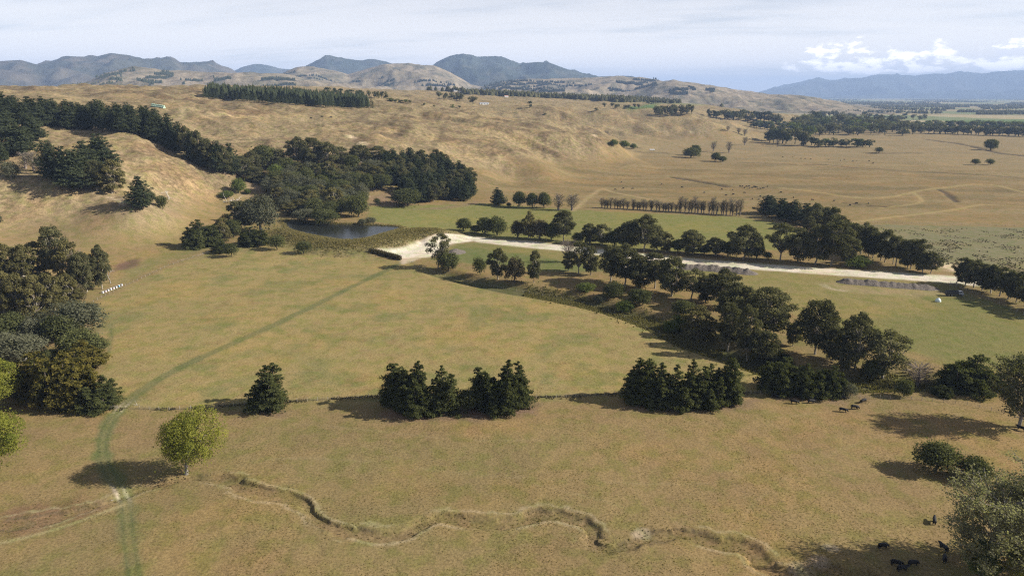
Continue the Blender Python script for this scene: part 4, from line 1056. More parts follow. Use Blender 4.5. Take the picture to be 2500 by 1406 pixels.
for a in [('oak', 860, 462, 50, 44, 'round bright-green crown at the knoll clearing'), ('fresh', 805, 452, 50, 40, 'fresh green crown in the middle of the knoll wood'), ('oak', 995, 502, 66, 44, 'wide dark round bush at the foot of the pines'), ('oak', 922, 448, 46, 38, 'dark round crown left of the blue-green block'),
          ('oak', 875, 530, 50, 56, 'dark evergreen standing right of the knoll near the pond'), ('oak', 790, 545, 62, 40, 'dark bush on the far pond bank'), ('grey', 745, 540, 50, 34, 'grey bush on the far pond bank, left side'), ('olive', 815, 522, 52, 66, 'olive gum leaning over the far pond bank'),
          ('small', 921, 500, 15, 18, 'tiny lone tree in the clearing right of the knoll'), ('grey', 905, 546, 26, 18, 'small grey bush at the right end of the far bank'), ('grey', 884, 548, 20, 16, 'low bush between the evergreen and the pond'),
          ('grey', 637, 566, 74, 96, 'big grey-green willow at the left end of the pond'), ('gum', 585, 560, 64, 72, 'dark gum left of the big willow'), ('olive', 610, 540, 50, 54, 'olive gum behind the dark gum'), ('macround', 492, 602, 84, 70, 'dark spreading cypress with a long shadow left of the pond'),
          ('olive', 545, 594, 36, 64, 'narrow olive gum right of the spreading cypress'), ('oak', 571, 580, 34, 46, 'dark tree between the narrow gum and the willow'), ('macround', 613, 598, 62, 46, 'low spreading cypress below the big willow'), ('macround', 543, 616, 42, 30, 'low cypress bush beside the fence end'),
          ('small', 566, 627, 30, 36, 'small dark round tree by the fence end'), ('small', 676, 610, 38, 40, 'small round tree right of the low cypress'), ('small', 741, 620, 38, 34, 'small yellowish round tree nearest the dam'), ('fresh', 583, 472, 32, 38, 'yellow-green young tree in the gully'),
          ('fresh', 553, 484, 30, 20, 'low yellow-green bush in the gully, left'), ('fresh', 604, 474, 16, 14, 'small yellow-green bush beside the gully young tree')]:
    plant(*a)
# --- dark row along the far side of the road
ROW = [('oak', 1132, 568, 36, 34), ('oak', 1160, 573, 24, 22), ('oak', 1184, 577, 40, 44), ('oak', 1214, 580, 40, 50), ('bronze', 1264, 586, 34, 46), ('olive', 1290, 588, 32, 68), ('bronze', 1318, 590, 42, 52), ('oak', 1345, 592, 38, 46), ('tallgum', 1376, 595, 46, 76), ('oak', 1412, 598, 28, 28),
       ('gum', 1440, 601, 36, 52), ('gum', 1470, 604, 48, 54), ('oak', 1500, 608, 38, 42), ('gum', 1532, 613, 56, 70), ('tallgum', 1574, 620, 74, 92), ('gum', 1604, 619, 46, 62), ('olive', 1628, 621, 32, 48), ('oak', 1655, 623, 32, 36), ('gum', 1690, 629, 54, 64), ('oak', 1719, 629, 24, 26),
       ('gum', 1746, 632, 44, 50), ('oak', 1776, 634, 38, 42), ('gum', 1814, 641, 72, 88), ('oak', 1846, 641, 34, 52), ('small', 1873, 641, 22, 24), ('opengum', 1905, 643, 66, 94), ('gum', 1948, 648, 64, 86), ('gum', 1990, 652, 66, 96), ('tallgum', 2030, 656, 76, 112), ('gum', 2066, 657, 48, 84), ('fresh', 2096, 659, 58, 34)]
for i, a in enumerate(ROW):
    up_ = 4 + 4 * min((a[1] - 1130) / 600, 1); a = (a[0], a[1], a[2] - up_, a[3] * 1.0, a[4] * 1.06 - up_ * .6); plant(*a, ORD[i] + ' tree from the left in the dark row behind the road', 'dark tree row behind the road', name='row_tree')
# --- gums at the green paddock's right corner and the double row running to the road gate
for i, a in enumerate([('pine', 1876, 522, 58, 48), ('pine', 1908, 532, 54, 50), ('pine', 1938, 540, 54, 54), ('pine', 1965, 548, 50, 54), ('gum', 1990, 560, 50, 66), ('gum', 2014, 560, 44, 56), ('gum', 1975, 566, 30, 40)]):
    plant(*a, ORD[i] + ' tree from the left in the corner wood of the green paddock', 'corner wood')
for i, (px, py) in enumerate(along([(2030, 588), (2080, 612), (2140, 634), (2200, 652), (2270, 668)], 17)):
    plant(['gum', 'tallgum', 'opengum'][i % 3], px + RNG.normal(0, 4), py, 42, 76 * RNG.uniform(.85, 1.12) * (1 - .25 * (i > 14)), ORD[i] + ' gum from the left in the slanting row ending at the road gate', 'slanting gum row')
plant('opengum', 2335, 692, 38, 70, 'thin pale gum just right of the road gate')
for i, (px, py) in enumerate(along([(2356, 696), (2420, 716), (2480, 738), (2560, 775)], 11)):
    plant(['gum', 'opengum', 'gum'][i % 3], px, py, 46, 74 * RNG.uniform(.85, 1.12), ORD[i] + ' gum from the left in the row right of the thin pale gum', 'right edge gum row')
# --- creek line gums
for a in [('opengum', 1070, 655, 48, 84, 'tall open gum with bare pale limbs by the yard'), ('oak', 1096, 662, 44, 48, 'dark bush right of the open gum by the yard'), ('small', 1172, 671, 30, 46, 'small dark tree on the paddock edge right of the yard'),
          ('gum', 1216, 682, 42, 74, 'left gum of the two dark gums in mid paddock edge'), ('bronze', 1257, 690, 42, 66, 'brownish gum right of the left dark gum'), ('gum', 1303, 690, 30, 74, 'narrow gum standing apart on the paddock edge'), ('twig', 1387, 640, 36, 62, 'leafless greyish-brown tree rising over the road'),
          ('gum', 1388, 662, 34, 48, 'small gum below the leafless tree'), ('opengum', 1412, 668, 44, 76, 'pale-trunked gum right of the leafless tree'), ('gum', 1442, 672, 38, 68, 'gum right of the pale-trunked gum'), ('tallgum', 1490, 688, 56, 86, 'gum with white trunk at the head of the creek clump'),
          ('tallgum', 1525, 698, 76, 100, 'broad gum over several pale trunks in the creek clump'), ('gum', 1562, 704, 58, 80, 'gum right of the broad multi-trunk gum'), ('tallgum', 1598, 704, 62, 86, 'gum in the middle of the creek clump'), ('gum', 1640, 722, 72, 94, 'gum with a dark forked trunk below the soil heap'),
          ('opengum', 1688, 734, 56, 78, 'open grey gum below the soil heap'), ('gum', 1722, 738, 50, 64, 'gum at the right end of the creek clump'), ('tallgum', 1765, 752, 84, 96, 'large olive gum left of the great domed gum'), ('gum', 1800, 800, 90, 108, 'dark gum between the two largest gums'),
          ('tallgum', 1868, 832, 112, 128, 'great domed gum, the widest of the creek line'), ('olive', 1702, 832, 76, 86, 'light olive gum at the paddock\'s right corner'), ('tallgum', 1776, 856, 56, 112, 'silvery gum with a straight trunk by the corner'), ('tallgum', 1822, 884, 50, 132, 'tall brown gum on a bare straight trunk'),
          ('gum', 1858, 892, 66, 84, 'short silvery gum right of the tall brown one'), ('gum', 1935, 845, 34, 56, 'small reddish gum at the right of the domed gum'), ('tallgum', 1990, 865, 86, 130, 'tall gum with a pointed top beside the green paddock'), ('gum', 2032, 880, 60, 80, 'silver-edged gum joined to the pointed one'),
          ('tallgum', 2088, 900, 76, 134, 'tall dark gum second from the right on the creek'), ('opengum', 2155, 925, 100, 122, 'open gum with pale spreading limbs, last on the creek'), ('gum', 2060, 905, 46, 62, 'dark low gum under the tall dark one'), ('oak', 2130, 925, 50, 52, 'dark bush under the last open gum'),
          ('fresh', 1640, 812, 40, 34, 'bright green bush at the gully edge'), ('fresh', 1662, 800, 40, 36, 'bright green bush right of the gully edge bush'), ('fresh', 1525, 760, 40, 34, 'leafy green bush half way down the gully'), ('grey', 1465, 738, 30, 22, 'small grey bush at the upper gully'),
          ('fresh', 1430, 712, 42, 26, 'green bush under the leafless tree'), ('oak', 1668, 770, 46, 40, 'dark bush deep in the gully shade'), ('oak', 1560, 745, 50, 44, 'dark bush in the gully under the creek gums'), ('oak', 1500, 726, 50, 44, 'dark bush in the upper gully shade'),
          ('macround', 1908, 962, 92, 98, 'left dark cypress of the clump above the cattle'), ('macround', 1964, 972, 84, 88, 'middle dark cypress of the clump above the cattle'), ('macround', 2022, 968, 84, 84, 'right dark cypress of the clump above the cattle'), ('macround', 1905, 900, 60, 50, 'dark cypress crown behind the clump above the cattle'),
          ('grey', 2070, 966, 44, 38, 'scrubby grey bush right of the cattle clump'), ('oak', 2207, 968, 34, 46, 'dark bush by the fence right of the cattle'), ('twig', 2240, 945, 70, 72, 'thin scrubby bare thicket left of the big round cypress'), ('macround', 2368, 966, 146, 112, 'big round black cypress near the right edge'),
          ('macround', 2300, 975, 50, 40, 'small dark bush left of the big round cypress')]:
    if 'gum' in a[0] or a[0] == 'olive': a = (a[0], a[1], a[2], a[3] * 1.02, a[4] * 1.08, a[5])
    if a[0] == 'macround': a = (a[0], a[1], a[2] - 10, a[3] * .9, a[4] - 8, a[5])
    plant(*a)
plant('dull', 2487, 1042, 118, 190, 'dull green poplar at the right picture edge above its long shadow', None, 0)
plant('oak', 2284, 1150, 84, 80, 'rounded evergreen bush left of the pair by the lower right', None, 0)
plant('oak', 2376, 1168, 70, 62, 'rounded evergreen bush right of the pair by the lower right', None, 2)
plant('bare', 2395, 1402, 205, 262, 'large grey half-bare poplar in the lower right corner', None, 0)
plant('bare', 2530, 1395, 190, 280, 'grey half-bare poplar cut by the right edge', None, 1)
plant('pop', 2490, 1440, 90, 160, 'yellow-green poplar foliage in the lower right corner', None, 1)
plant('fresh', 2392, 1418, 64, 110, 'bright green bush at the foot of the grey poplar', None, 0)
# --- poplar rows and lone trees in the middle distance
for a in [('pine', 1214, 501, 34, 44, 'small dark pine left of the round trees on the flat'), ('oak', 1267, 506, 32, 40, 'first round tree right of the small pine'), ('oak', 1300, 508, 26, 38, 'second round tree right of the small pine'), ('oak', 1328, 508, 30, 40, 'third round tree right of the small pine'),
          ('slim', 1364, 513, 30, 46, 'first thin pale poplar right of the round trees'), ('slim', 1396, 514, 32, 44, 'second thin pale poplar right of the round trees'), ('oak', 1686, 386, 36, 26, 'low dark tree of the pair on the brown flats'), ('oak', 1697, 380, 24, 26, 'taller dark tree of the pair on the brown flats'),
          ('oak', 1746, 394, 22, 22, 'left tree of the small pair right of the brown flats pair'), ('oak', 1765, 396, 18, 15, 'right tree of the small pair right of the brown flats pair'), ('slim', 1741, 370, 15, 26, 'left slim poplar on the brown flats'), ('slim', 1780, 373, 17, 30, 'right slim poplar on the brown flats'),
          ('slim', 1818, 355, 14, 22, 'slim poplar at the toe of the far spur'), ('slim', 1818, 332, 12, 18, 'slim poplar higher on the far spur'), ('slim', 1777, 320, 12, 14, 'slim poplar left on the far spur'), ('slim', 1803, 326, 12, 14, 'slim poplar between two others on the far spur'), ('oak', 2418, 368, 28, 28, 'lone round tree beside the far drain at the right'),
          ('small', 2380, 403, 18, 16, 'left of two round bushes on the right flats'), ('small', 2417, 403, 18, 16, 'right of two round bushes on the right flats'), ('small', 2146, 374, 18, 15, 'lone round bush by the pale far pond'), ('fresh', 1498, 356, 20, 16, 'first pale willow at the foot of the middle hill'),
          ('fresh', 1523, 361, 24, 18, 'second pale willow at the foot of the middle hill'), ('fresh', 1546, 364, 18, 14, 'third pale willow at the foot of the middle hill'), ('slim', 1898, 359, 11, 20, 'slim poplar in front of the far dark belt'),
          ('small', 1242, 505, 12, 12, 'tiny shrub beside the small pine on the flat'), ('oak', 1905, 520, 14, 16, 'cabbage tree tuft left of the corner wood')]:
    plant(*a)
for i, (px, py) in enumerate(along([(1468, 507), (1560, 512), (1700, 520), (1806, 527)], 44)):
    plant('slim', px + RNG.normal(0, 1.5), py, 15, (22 + 20 * (.3 + .7 * (i > 24))) * RNG.uniform(.75, 1.1), ORD[i] + ' thin poplar from the left in the straight row by the green paddock', 'straight thin poplar row')
# --- far belts, plantations and clumps
def far_row(pts, n, kinds, w, h, label, group, jy=1.0):
    for i, (px, py) in enumerate(along(pts, n)):
        plant(kinds[i % len(kinds)], px + RNG.normal(0, w * .15), py + RNG.normal(0, jy), w * RNG.uniform(.85, 1.2), h * RNG.uniform(.8, 1.15), label, group)
far_row([(1872, 346), (1920, 352), (1965, 356)], 9, ['fardark', 'farpine'], 38, 42, 'dark tree at the tall left end of the nearer far belt', 'nearer far belt, tall end')
far_row([(1965, 356), (2040, 360), (2118, 358)], 13, ['farpine', 'fardark', 'farpine', 'fardark', 'farpale'], 30, 22, 'dark tree in the low right part of the nearer far belt', 'nearer far belt, low part')
far_row([(1760, 291), (1800, 293), (1850, 297), (1900, 303)], 14, ['farpine', 'fardark'], 32, 25, 'dark tree in the far belt on the low hill', 'far belt on the low hill')
far_row([(1830, 312), (1870, 316), (1915, 322)], 10, ['farpine'], 20, 18, 'dark tree in the belt below the low hill', 'belt below the low hill')
far_row([(1855, 305), (1960, 310)], 8, ['farpale'], 14, 13, 'pale willow between the far dark belts', 'pale far willows')
for px, py in scatter([(1935, 308), (1990, 300), (2160, 306), (2232, 318), (2232, 333), (2130, 330), (1960, 334), (1930, 322)], 80, 9, 9, 1.8):
    plant(['fardark', 'farpine', 'fardark', 'farpale', 'fardark'][int(px) % 5], px, py, 32 * RNG.uniform(.8, 1.2), 27 * RNG.uniform(.8, 1.2), 'dark tree in the big far wood on the right flats', 'big far wood on the right flats')
far_row([(2232, 326), (2330, 328), (2420, 331), (2520, 334)], 30, ['fardark', 'fardark', 'farpine'], 27, 25, 'tree in the long far row at the right edge', 'long far row at the right edge', .6)
far_row([(2240, 312), (2380, 312), (2520, 316)], 34, ['farpine', 'farpale', 'fardark'], 26, 18, 'tree in the rear far row at the right edge', 'rear far row at the right edge', 1.5)
far_row([(1998, 287), (2050, 288), (2080, 291)], 10, ['fardark'], 18, 18, 'dark tree in the small far belt above the big wood', 'small belt above the big wood')
far_row([(2110, 290), (2200, 294), (2255, 293)], 12, ['farpine', 'fardark'], 16, 15, 'tree in the thin far belt right above the big wood', 'thin belt above the big wood')
for px, py in scatter([(1596, 280), (1640, 276), (1692, 276), (1694, 281), (1640, 284), (1600, 284)], 18, 6, 12, 2):
    plant('fardark', px, py, 17, 23, 'dark tree in the compact far clump on the brown ridge', 'compact far clump on the brown ridge')
far_row([(1725, 285), (1735, 288), (1745, 290)], 3, ['farpine'], 10, 18, 'dark tree left of the low hill far belt', 'three dark trees left of the far belt')
far_row([(500, 240), (600, 247), (700, 255), (800, 262), (910, 265)], 76, ['farcone'], 9.5, 23, 'pine in the front row of the ridge plantation', 'ridge plantation front row', .5)
far_row([(636, 221), (680, 222), (722, 223)], 14, ['farcone'], 8, 12, 'pine in the small plantation behind the ridge', 'small plantation behind the ridge', .5)
far_row([(806, 232), (822, 232), (836, 233), (850, 234), (868, 236), (882, 237)], 7, ['farpine'], 16, 18, 'dark tree in the left ridge clump beyond the plantation', 'left ridge clump')
far_row([(902, 238), (918, 240), (930, 242), (944, 243)], 5, ['fardark', 'farpine'], 15, 20, 'dark tree in the right ridge clump beyond the plantation', 'right ridge clump')
far_row([(950, 248), (975, 250), (1000, 252)], 6, ['farpale', 'fardark'], 14, 10, 'scrubby tree right of the ridge clumps', 'scrubby ridge trees')
far_row([(1074, 240), (1092, 242), (1112, 246), (1124, 248)], 5, ['fardark'], 20, 20, 'dark tree in the clump on the mid ridge', 'clump on the mid ridge')
for a in [('fardark', 1155, 254, 30, 20, 'single broad dark tree right of the mid ridge clump'), ('farpine', 1293, 264, 14, 18, 'lone pointed tree on the brown ridge'), ('farpale', 1105, 264, 12, 10, 'pale bush on the slope below the mid ridge'), ('fardark', 1122, 265, 11, 8, 'dark bush right of the pale slope bush'), ('fardark', 1035, 258, 11, 7, 'dark bush on the slope, first of three'),
          ('fardark', 1060, 261, 9, 5, 'tiny dark bush below the mid ridge'), ('fardark', 1456, 270, 16, 8, 'dark bush in the far brown hollow'), ('fardark', 1330, 281, 10, 5, 'low dark bush on the far brown spur')]:
    plant(*a)
far_row([(1480, 262), (1500, 264), (1520, 265), (1560, 266)], 8, ['fardark'], 13, 11, 'dark tree left of the far green field', 'trees by the far green field')
far_row([(1585, 252), (1605, 253)], 4, ['fardark'], 14, 12, 'dark tree right above the far green field', 'trees above the far green field')

# ------------------------------------------------------------------ far woods, too many and too far to count
def wood_mesh(name, label, patches, seed, hm=(14, 22), wm=(8, 13), layer=None, mat=ML['pine']):
    rng = np.random.default_rng(seed); parts = []
    for poly, n in patches:
        pts = scatter(poly, n, 0.3, seed + n)
        for px, py in pts:
            a, s = pix(px, py); q = None
            if layer:
                aa, r_, h_ = HILLS[layer]
                hh = np.array([np.interp(a, aa, h_[k]) for k in range(0, len(r_), 3)]); rs = r_[::3]
                g = hh - (CAM_H + s * rs); k = np.argmax(g > 0)
                if g[k] > 0: q = np.array([rs[k] * math.sin(a), rs[k] * math.cos(a), hh[k]])
            else: q = ground(px, py)
            if q is None: continue
            Hh = rng.uniform(*hm); Ww = rng.uniform(*wm)
            ns = 5; an = np.arange(ns) * 2 * math.pi / ns + rng.uniform(0, 1)
            low = np.stack([np.cos(an) * Ww * .5, np.sin(an) * Ww * .5, np.full(ns, Hh * .06)], 1)
            mid_ = np.stack([np.cos(an + .4) * Ww * .44 * rng.uniform(.8, 1.1, ns), np.sin(an + .4) * Ww * .44 * rng.uniform(.8, 1.1, ns), np.full(ns, Hh * .55) + rng.uniform(-1, 1, ns)], 1)
            top_ = np.array([[rng.normal(0, .5), rng.normal(0, .5), Hh]])
            v = np.vstack([low, mid_, top_, top_]) + q - np.array([0, 0, 1.0])
            f = [(k, (k + 1) % ns, ns + (k + 1) % ns, ns + k) for k in range(ns)] + [(ns + k, ns + (k + 1) % ns, 2 * ns, 2 * ns + 1) for k in range(ns)]
            parts.append((v, np.array(f), np.full(len(f), rng.uniform(.1, .8))))
    if not parts: return
    v, f, a = cat(parts)
    link(name, np_mesh(name, v, f, mat, False, {'v': ('FLOAT', 'FACE', a)}), kind='stuff', label=label, category='wood')
wood_mesh('pine_plantation', 'mass of the ridge plantation behind its front row of pines', [([(502, 237), (600, 243), (700, 251), (800, 258), (905, 261), (890, 250), (800, 246), (700, 240), (600, 232), (510, 226)], 420)], 500, (16, 21), (6, 9))
L1, L2, L3, L4 = [k for k in HILLS][:4]
wood_mesh('pine_wood', 'dark plantation patches on the left tan hills', [([(335, 212), (380, 190), (400, 182), (424, 184), (422, 194), (395, 205), (360, 210)], 420), ([(264, 210), (300, 205), (298, 198), (270, 202)], 90), ([(520, 198), (565, 198), (555, 205), (530, 204)], 110), ([(440, 208), (500, 202), (480, 200)], 60),
          ([(640, 198), (700, 196), (725, 208), (720, 216), (640, 214)], 300), ([(230, 190), (300, 180), (330, 172), (330, 176), (250, 195)], 60)], 501, layer=L1)
wood_mesh('pine_wood', 'scrub strips across the broad tan hill', [([(610, 185), (700, 185), (790, 195), (820, 203), (740, 198), (650, 190)], 160), ([(930, 205), (965, 205), (960, 212), (930, 212)], 70), ([(1010, 205), (1090, 208), (1120, 215), (1040, 216)], 120), ([(860, 200), (880, 200), (880, 206), (860, 206)], 30)], 502, layer=L2)
wood_mesh('pine_wood', 'dark woods across the foothills right of centre', [([(1180, 212), (1230, 200), (1330, 202), (1420, 212), (1450, 216), (1330, 217), (1200, 220)], 560), ([(1170, 222), (1280, 220), (1380, 224), (1370, 233), (1200, 228)], 420), ([(1500, 216), (1560, 200), (1600, 196), (1610, 200), (1560, 212)], 200), ([(1480, 220), (1560, 222), (1570, 234), (1500, 226)], 180)], 503, layer=L3)
wood_mesh('pine_wood', 'square dark plantations on the low front hills', [([(1630, 228), (1660, 220), (1680, 222), (1678, 238), (1640, 238)], 220), ([(1680, 215), (1700, 222), (1690, 222)], 40), ([(1720, 222), (1745, 224), (1740, 228)], 50), ([(1540, 220), (1600, 205), (1605, 212), (1560, 222)], 120)], 504, layer=L4)
wood_mesh('shelter_belt', 'distant shelterbelts and groves on the valley floor', [([(1000, 212), (1060, 214), (1130, 222), (1130, 226), (1020, 220)], 120), ([(1130, 226), (1300, 233), (1500, 243), (1500, 248), (1300, 238), (1130, 231)], 520), ([(1480, 240), (1600, 245), (1640, 250), (1500, 250)], 200), ([(1600, 246), (1900, 244), (1900, 250), (1700, 252), (1600, 252)], 520),
          ([(1850, 248), (2000, 245), (2100, 248), (2210, 250), (2210, 256), (2050, 255), (1860, 262)], 620), ([(2100, 250), (2290, 252), (2300, 257), (2110, 256)], 240), ([(2380, 258), (2500, 258), (2500, 266), (2400, 268)], 260), ([(2300, 262), (2330, 262), (2330, 268), (2300, 268)], 60), ([(2060, 262), (2300, 268), (2310, 272), (2060, 267)], 160),
          ([(1900, 238), (2500, 238), (2500, 243), (1900, 242)], 700), ([(2000, 272), (2300, 276), (2300, 279), (2000, 275)], 130), ([(2450, 275), (2520, 275), (2520, 281), (2450, 280)], 50)], 505, (11, 20), (9, 18), mat=ML['gum'])
_r = random.Random(31); _p = []
for _k in range(72):
    yy = 236 + 44 * _r.random() ** 1.7; x0 = _r.uniform(1480 + (yy - 236) * 9, 2520); ln = _r.uniform(30, 190); th = _r.uniform(.8, 2.6)
    if yy > 262 and x0 < 2250: continue
    _p.append(([(x0, yy), (x0 + ln, yy + _r.uniform(-.5, 2.0)), (x0 + ln, yy + th), (x0, yy + th)], int(ln * _r.uniform(.5, 1.1))))
wood_mesh('shelter_belt', 'thin far tree lines between the fields of the plain', _p, 507, (10, 19), (10, 20), mat=ML['gum'])
wood_mesh('shelter_belt', 'distant groves on the flat below the left range', [([(0, 200), (120, 205), (300, 210), (300, 213), (0, 214)], 260), ([(0, 212), (40, 212), (40, 222), (0, 224)], 120)], 506, (10, 18), (9, 16), layer=L1, mat=ML['gum'])

# ------------------------------------------------------------------ grass, reeds and scrub (uncountable)
def tufts(name, label, X_, Y_, hgt, wid, mat, rng, val=None, blades=3, cat_='grass'):
    n = len(X_); Z_ = height(X_, Y_); parts_v = []; 
    base_ = np.stack([X_, Y_, Z_ - .03], 1); vv = []; 
    for b in range(blades):
        an = rng.uniform(0, 2 * math.pi, n); d = np.stack([np.cos(an), np.sin(an), 0 * an], 1)
        e = np.stack([-np.sin(an), np.cos(an), 0 * an], 1)
        w = (wid * rng.uniform(.6, 1.3, n))[:, None]; h = (hgt * rng.uniform(.6, 1.3, n))[:, None]
        lean = e * h * rng.uniform(-.7, .7, n)[:, None]
        a = base_ - d * w * .5; c = base_ + d * w * .5; p = base_ + lean + np.array([0, 0, 1.0]) * h + d * w * rng.uniform(-.3, .3, n)[:, None]
        vv.append(np.stack([a, c, p], 1))
    Vv = np.stack(vv, 1).reshape(-1, 3); Ff = np.arange(len(Vv)).reshape(-1, 3)
    if val is None: val = rng.uniform(0, 1, n)
    link(name, np_mesh(name, Vv, Ff, mat, False, {'v': ('FLOAT', 'FACE', np.repeat(val, blades))}), kind='stuff', label=label, category=cat_)
rng = np.random.default_rng(5)
n = 80000
aa = rng.uniform(math.radians(-44), math.radians(44), n); rr = np.exp(rng.uniform(math.log(112), math.log(420), n))
gx, gy = rr * np.sin(aa), rr * np.cos(aa)
dens = fbm(gx, gy, 9, 3, 601)
m_r = bil(road_m, PHI, LR, aa, np.log(rr)); m_p = bil((psd > -2).astype(float), PHI, LR, aa, np.log(rr)); m_t = bil(track_m, PHI, LR, aa, np.log(rr))
keep = (dens > rng.uniform(.3, .62, n)) & (m_r < .1) & (m_p < .1) & (m_t < .3)
gx, gy, rr = gx[keep], gy[keep], rr[keep]
tufts('pasture_grass', 'tufts of dry grass over the paddocks', gx, gy, .16, .28 + 0 * rr, ML['tuft'], rng, np.clip(rng.normal(.5, .25, len(gx)), 0, 1))
def near_line(pl, n, spread, rng):
    s = np.concatenate([[0], np.cumsum(np.hypot(*np.diff(pl, axis=0).T))]); t = rng.uniform(0, s[-1], n)
    x = np.interp(t, s, pl[:, 0]) + rng.normal(0, spread, n); y = np.interp(t, s, pl[:, 1]) + rng.normal(0, spread, n); return x, y
x_, y_ = near_line(f1, 2200, .45, rng); kk = fbm(x_, y_, 9, 2, 611) > .42; tufts('rank_grass', 'uncut grass under the front fence', x_[kk], y_[kk], .34, .35, ML['rough'], rng)
pr = np.vstack([pond_pl, pond_pl[:1]]); x_, y_ = near_line(pr, 4200, 1.3, rng); ok = bil((psd > 1.2).astype(float), PHI, LR, np.arctan2(x_, y_), np.log(np.hypot(x_, y_))) < .5
tufts('pond_reeds', 'yellowish reeds round the pond rim', x_[ok], y_[ok], 1.3, .5, ML['reed'], rng, cat_='reeds')
x_, y_ = near_line(dam_line, 11000, 8, rng); al = np.arctan2(x_, y_); lr = np.log(np.hypot(x_, y_))
ok = (bil((psd > -1).astype(float), PHI, LR, al, lr) < .3) & (bil(road_m, PHI, LR, al, lr) < .2) & (bil(dam_h, PHI, LR, al, lr) > .3)
tufts('bank_scrub', 'rough tussock covering the dam bank', x_[ok], y_[ok], .75, .7, ML['reed'], rng, cat_='scrub')
x_, y_ = near_line(creek, 13000, 4.2, rng); kk = fbm(x_, y_, 14, 3, 621) * (.25 + .75 * sstep(ground(1150, 683)[0], ground(1420, 736)[0], x_)) > .34; x_, y_ = x_[kk], y_[kk]; tufts('creek_scrub', 'green bramble and rank weeds along the gully', x_, y_, .8, .7, ML['olive'], rng, cat_='scrub')
x_, y_ = near_line(stream, 700, 1.8, rng); tufts('stream_rushes', 'short rushes along the dry stream bed', x_, y_, .26, .35, ML['tuft'], rng, rng.uniform(0, .5, len(x_)), cat_='rushes')
yb = smooth_line(gpoly([(905, 616), (930, 622), (955, 628), (975, 634)]), 4); x_, y_ = near_line(yb, 1500, .7, rng); tufts('toetoe_hedge', 'dense dark grass hedge at the yard corner', x_, y_, 2.2, .8, ML['rough'], rng, cat_='hedge')
rx = rng.uniform(0, 1, 26000); ry = rng.uniform(0, 1, 26000)
c00 = ground(2060, 556)[:2]; c10 = ground(2530, 560)[:2]; c01 = ground(2330, 655)[:2]; c11 = ground(2560, 690)[:2]
x_ = (c00[0] * (1 - rx) + c10[0] * rx) * (1 - ry) + (c01[0] * (1 - rx) + c11[0] * rx) * ry; y_ = (c00[1] * (1 - rx) + c10[1] * rx) * (1 - ry) + (c01[1] * (1 - rx) + c11[1] * rx) * ry
ok = fbm(x_, y_, 11, 3, 111) > .55
ok = ok & (rng.uniform(0, 1, len(ok)) < .14)
tufts('thistle_scrub', 'dark thistle and rush clumps in the right rough paddock', x_[ok], y_[ok], .5, .8, ML['rough'], rng, cat_='scrub')

# ------------------------------------------------------------------ built things
M_WOOD = plain_material('weathered_timber', (0.36, 0.32, 0.26), .9, .1, .25, 6)
M_WIRE = plain_material('fence_wire', (0.30, 0.30, 0.30), .5, .5, .1, 3, .8)
M_WHITE = plain_material('white_paint', (0.78, 0.78, 0.76), .55, .3, .06)
M_BLUE = plain_material('blue_paint', (0.16, 0.38, 0.55), .5, .3, .08)
M_PINK = plain_material('pale_pink_paint', (0.72, 0.60, 0.62), .5, .3, .08)
M_STEEL = plain_material('galvanised_steel', (0.50, 0.51, 0.52), .45, .5, .1, 3, .6)
M_DARKM = plain_material('dark_steel', (0.05, 0.05, 0.05), .6, .4, .3)
M_RUBBER = plain_material('tyre_rubber', (0.03, 0.03, 0.03), .85, .2, .2)
M_GLASS = plain_material('dark_glass', (0.03, 0.04, 0.05), .1, .6, .1)
M_CAB = plain_material('cab_paint', (0.34, 0.35, 0.37), .35, .5, .06)
M_WRAP = plain_material('green_wrap', (0.32, 0.44, 0.34), .35, .5, .10)
M_HIDE = plain_material('black_hide', (0.012, 0.011, 0.011), .7, .25, .4, 1.5)
M_HIDE2 = plain_material('black_hide_white_face', (0.014, 0.012, 0.012), .7, .25, .4, 1.5)
M_TANK = plain_material('pale_plastic', (0.66, 0.76, 0.74), .5, .3, .06)
M_ROOF = plain_material('iron_roof', (0.45, 0.28, 0.22), .6, .3, .1)
def soil_material():
    m, t, out = new_mat('tipped_soil')
    pos = N(t, 'ShaderNodeNewGeometry').outputs['Position']
    n1 = noise(t, pos, 1.2, 6, .65)
    principled(t, out, mixc(t, maprange(t, n1, .3, .7), (0.108, 0.090, 0.075), (0.195, 0.168, 0.140)), .95, .05, bump(t, n1, .9, .5))
    return m
M_SOIL = soil_material()
def bm_mesh(name, fn, mat, smooth=False):
    bm = bmesh.new(); fn(bm); me = bpy.data.meshes.new(name); bm.to_mesh(me); bm.free(); me.materials.append(mat)
    if smooth: me.polygons.foreach_set('use_smooth', np.ones(len(me.polygons), bool))
    return me
def add_box(bm, c, s, rot=None, bev=0.0, taper=None):
    r = bmesh.ops.create_cube(bm, size=1.0); vs = r['verts']
    for v in vs:
        v.co = Vector((v.co.x * s[0], v.co.y * s[1], v.co.z * s[2]))
        if taper and v.co.z > 0: v.co.x *= taper; v.co.y *= taper
    if bev:
        es = list({e for v in vs for e in v.link_edges}); nb = bmesh.ops.bevel(bm, geom=es, offset=bev, segments=2, affect='EDGES', profile=.5); vs = list({v for f in nb['faces'] for v in f.verts} | {v for v in vs if v.is_valid})
    M = Matrix.Translation(c) @ (Euler(rot).to_matrix().to_4x4() if rot else Matrix.Identity(4))
    bmesh.ops.transform(bm, matrix=M, verts=vs)
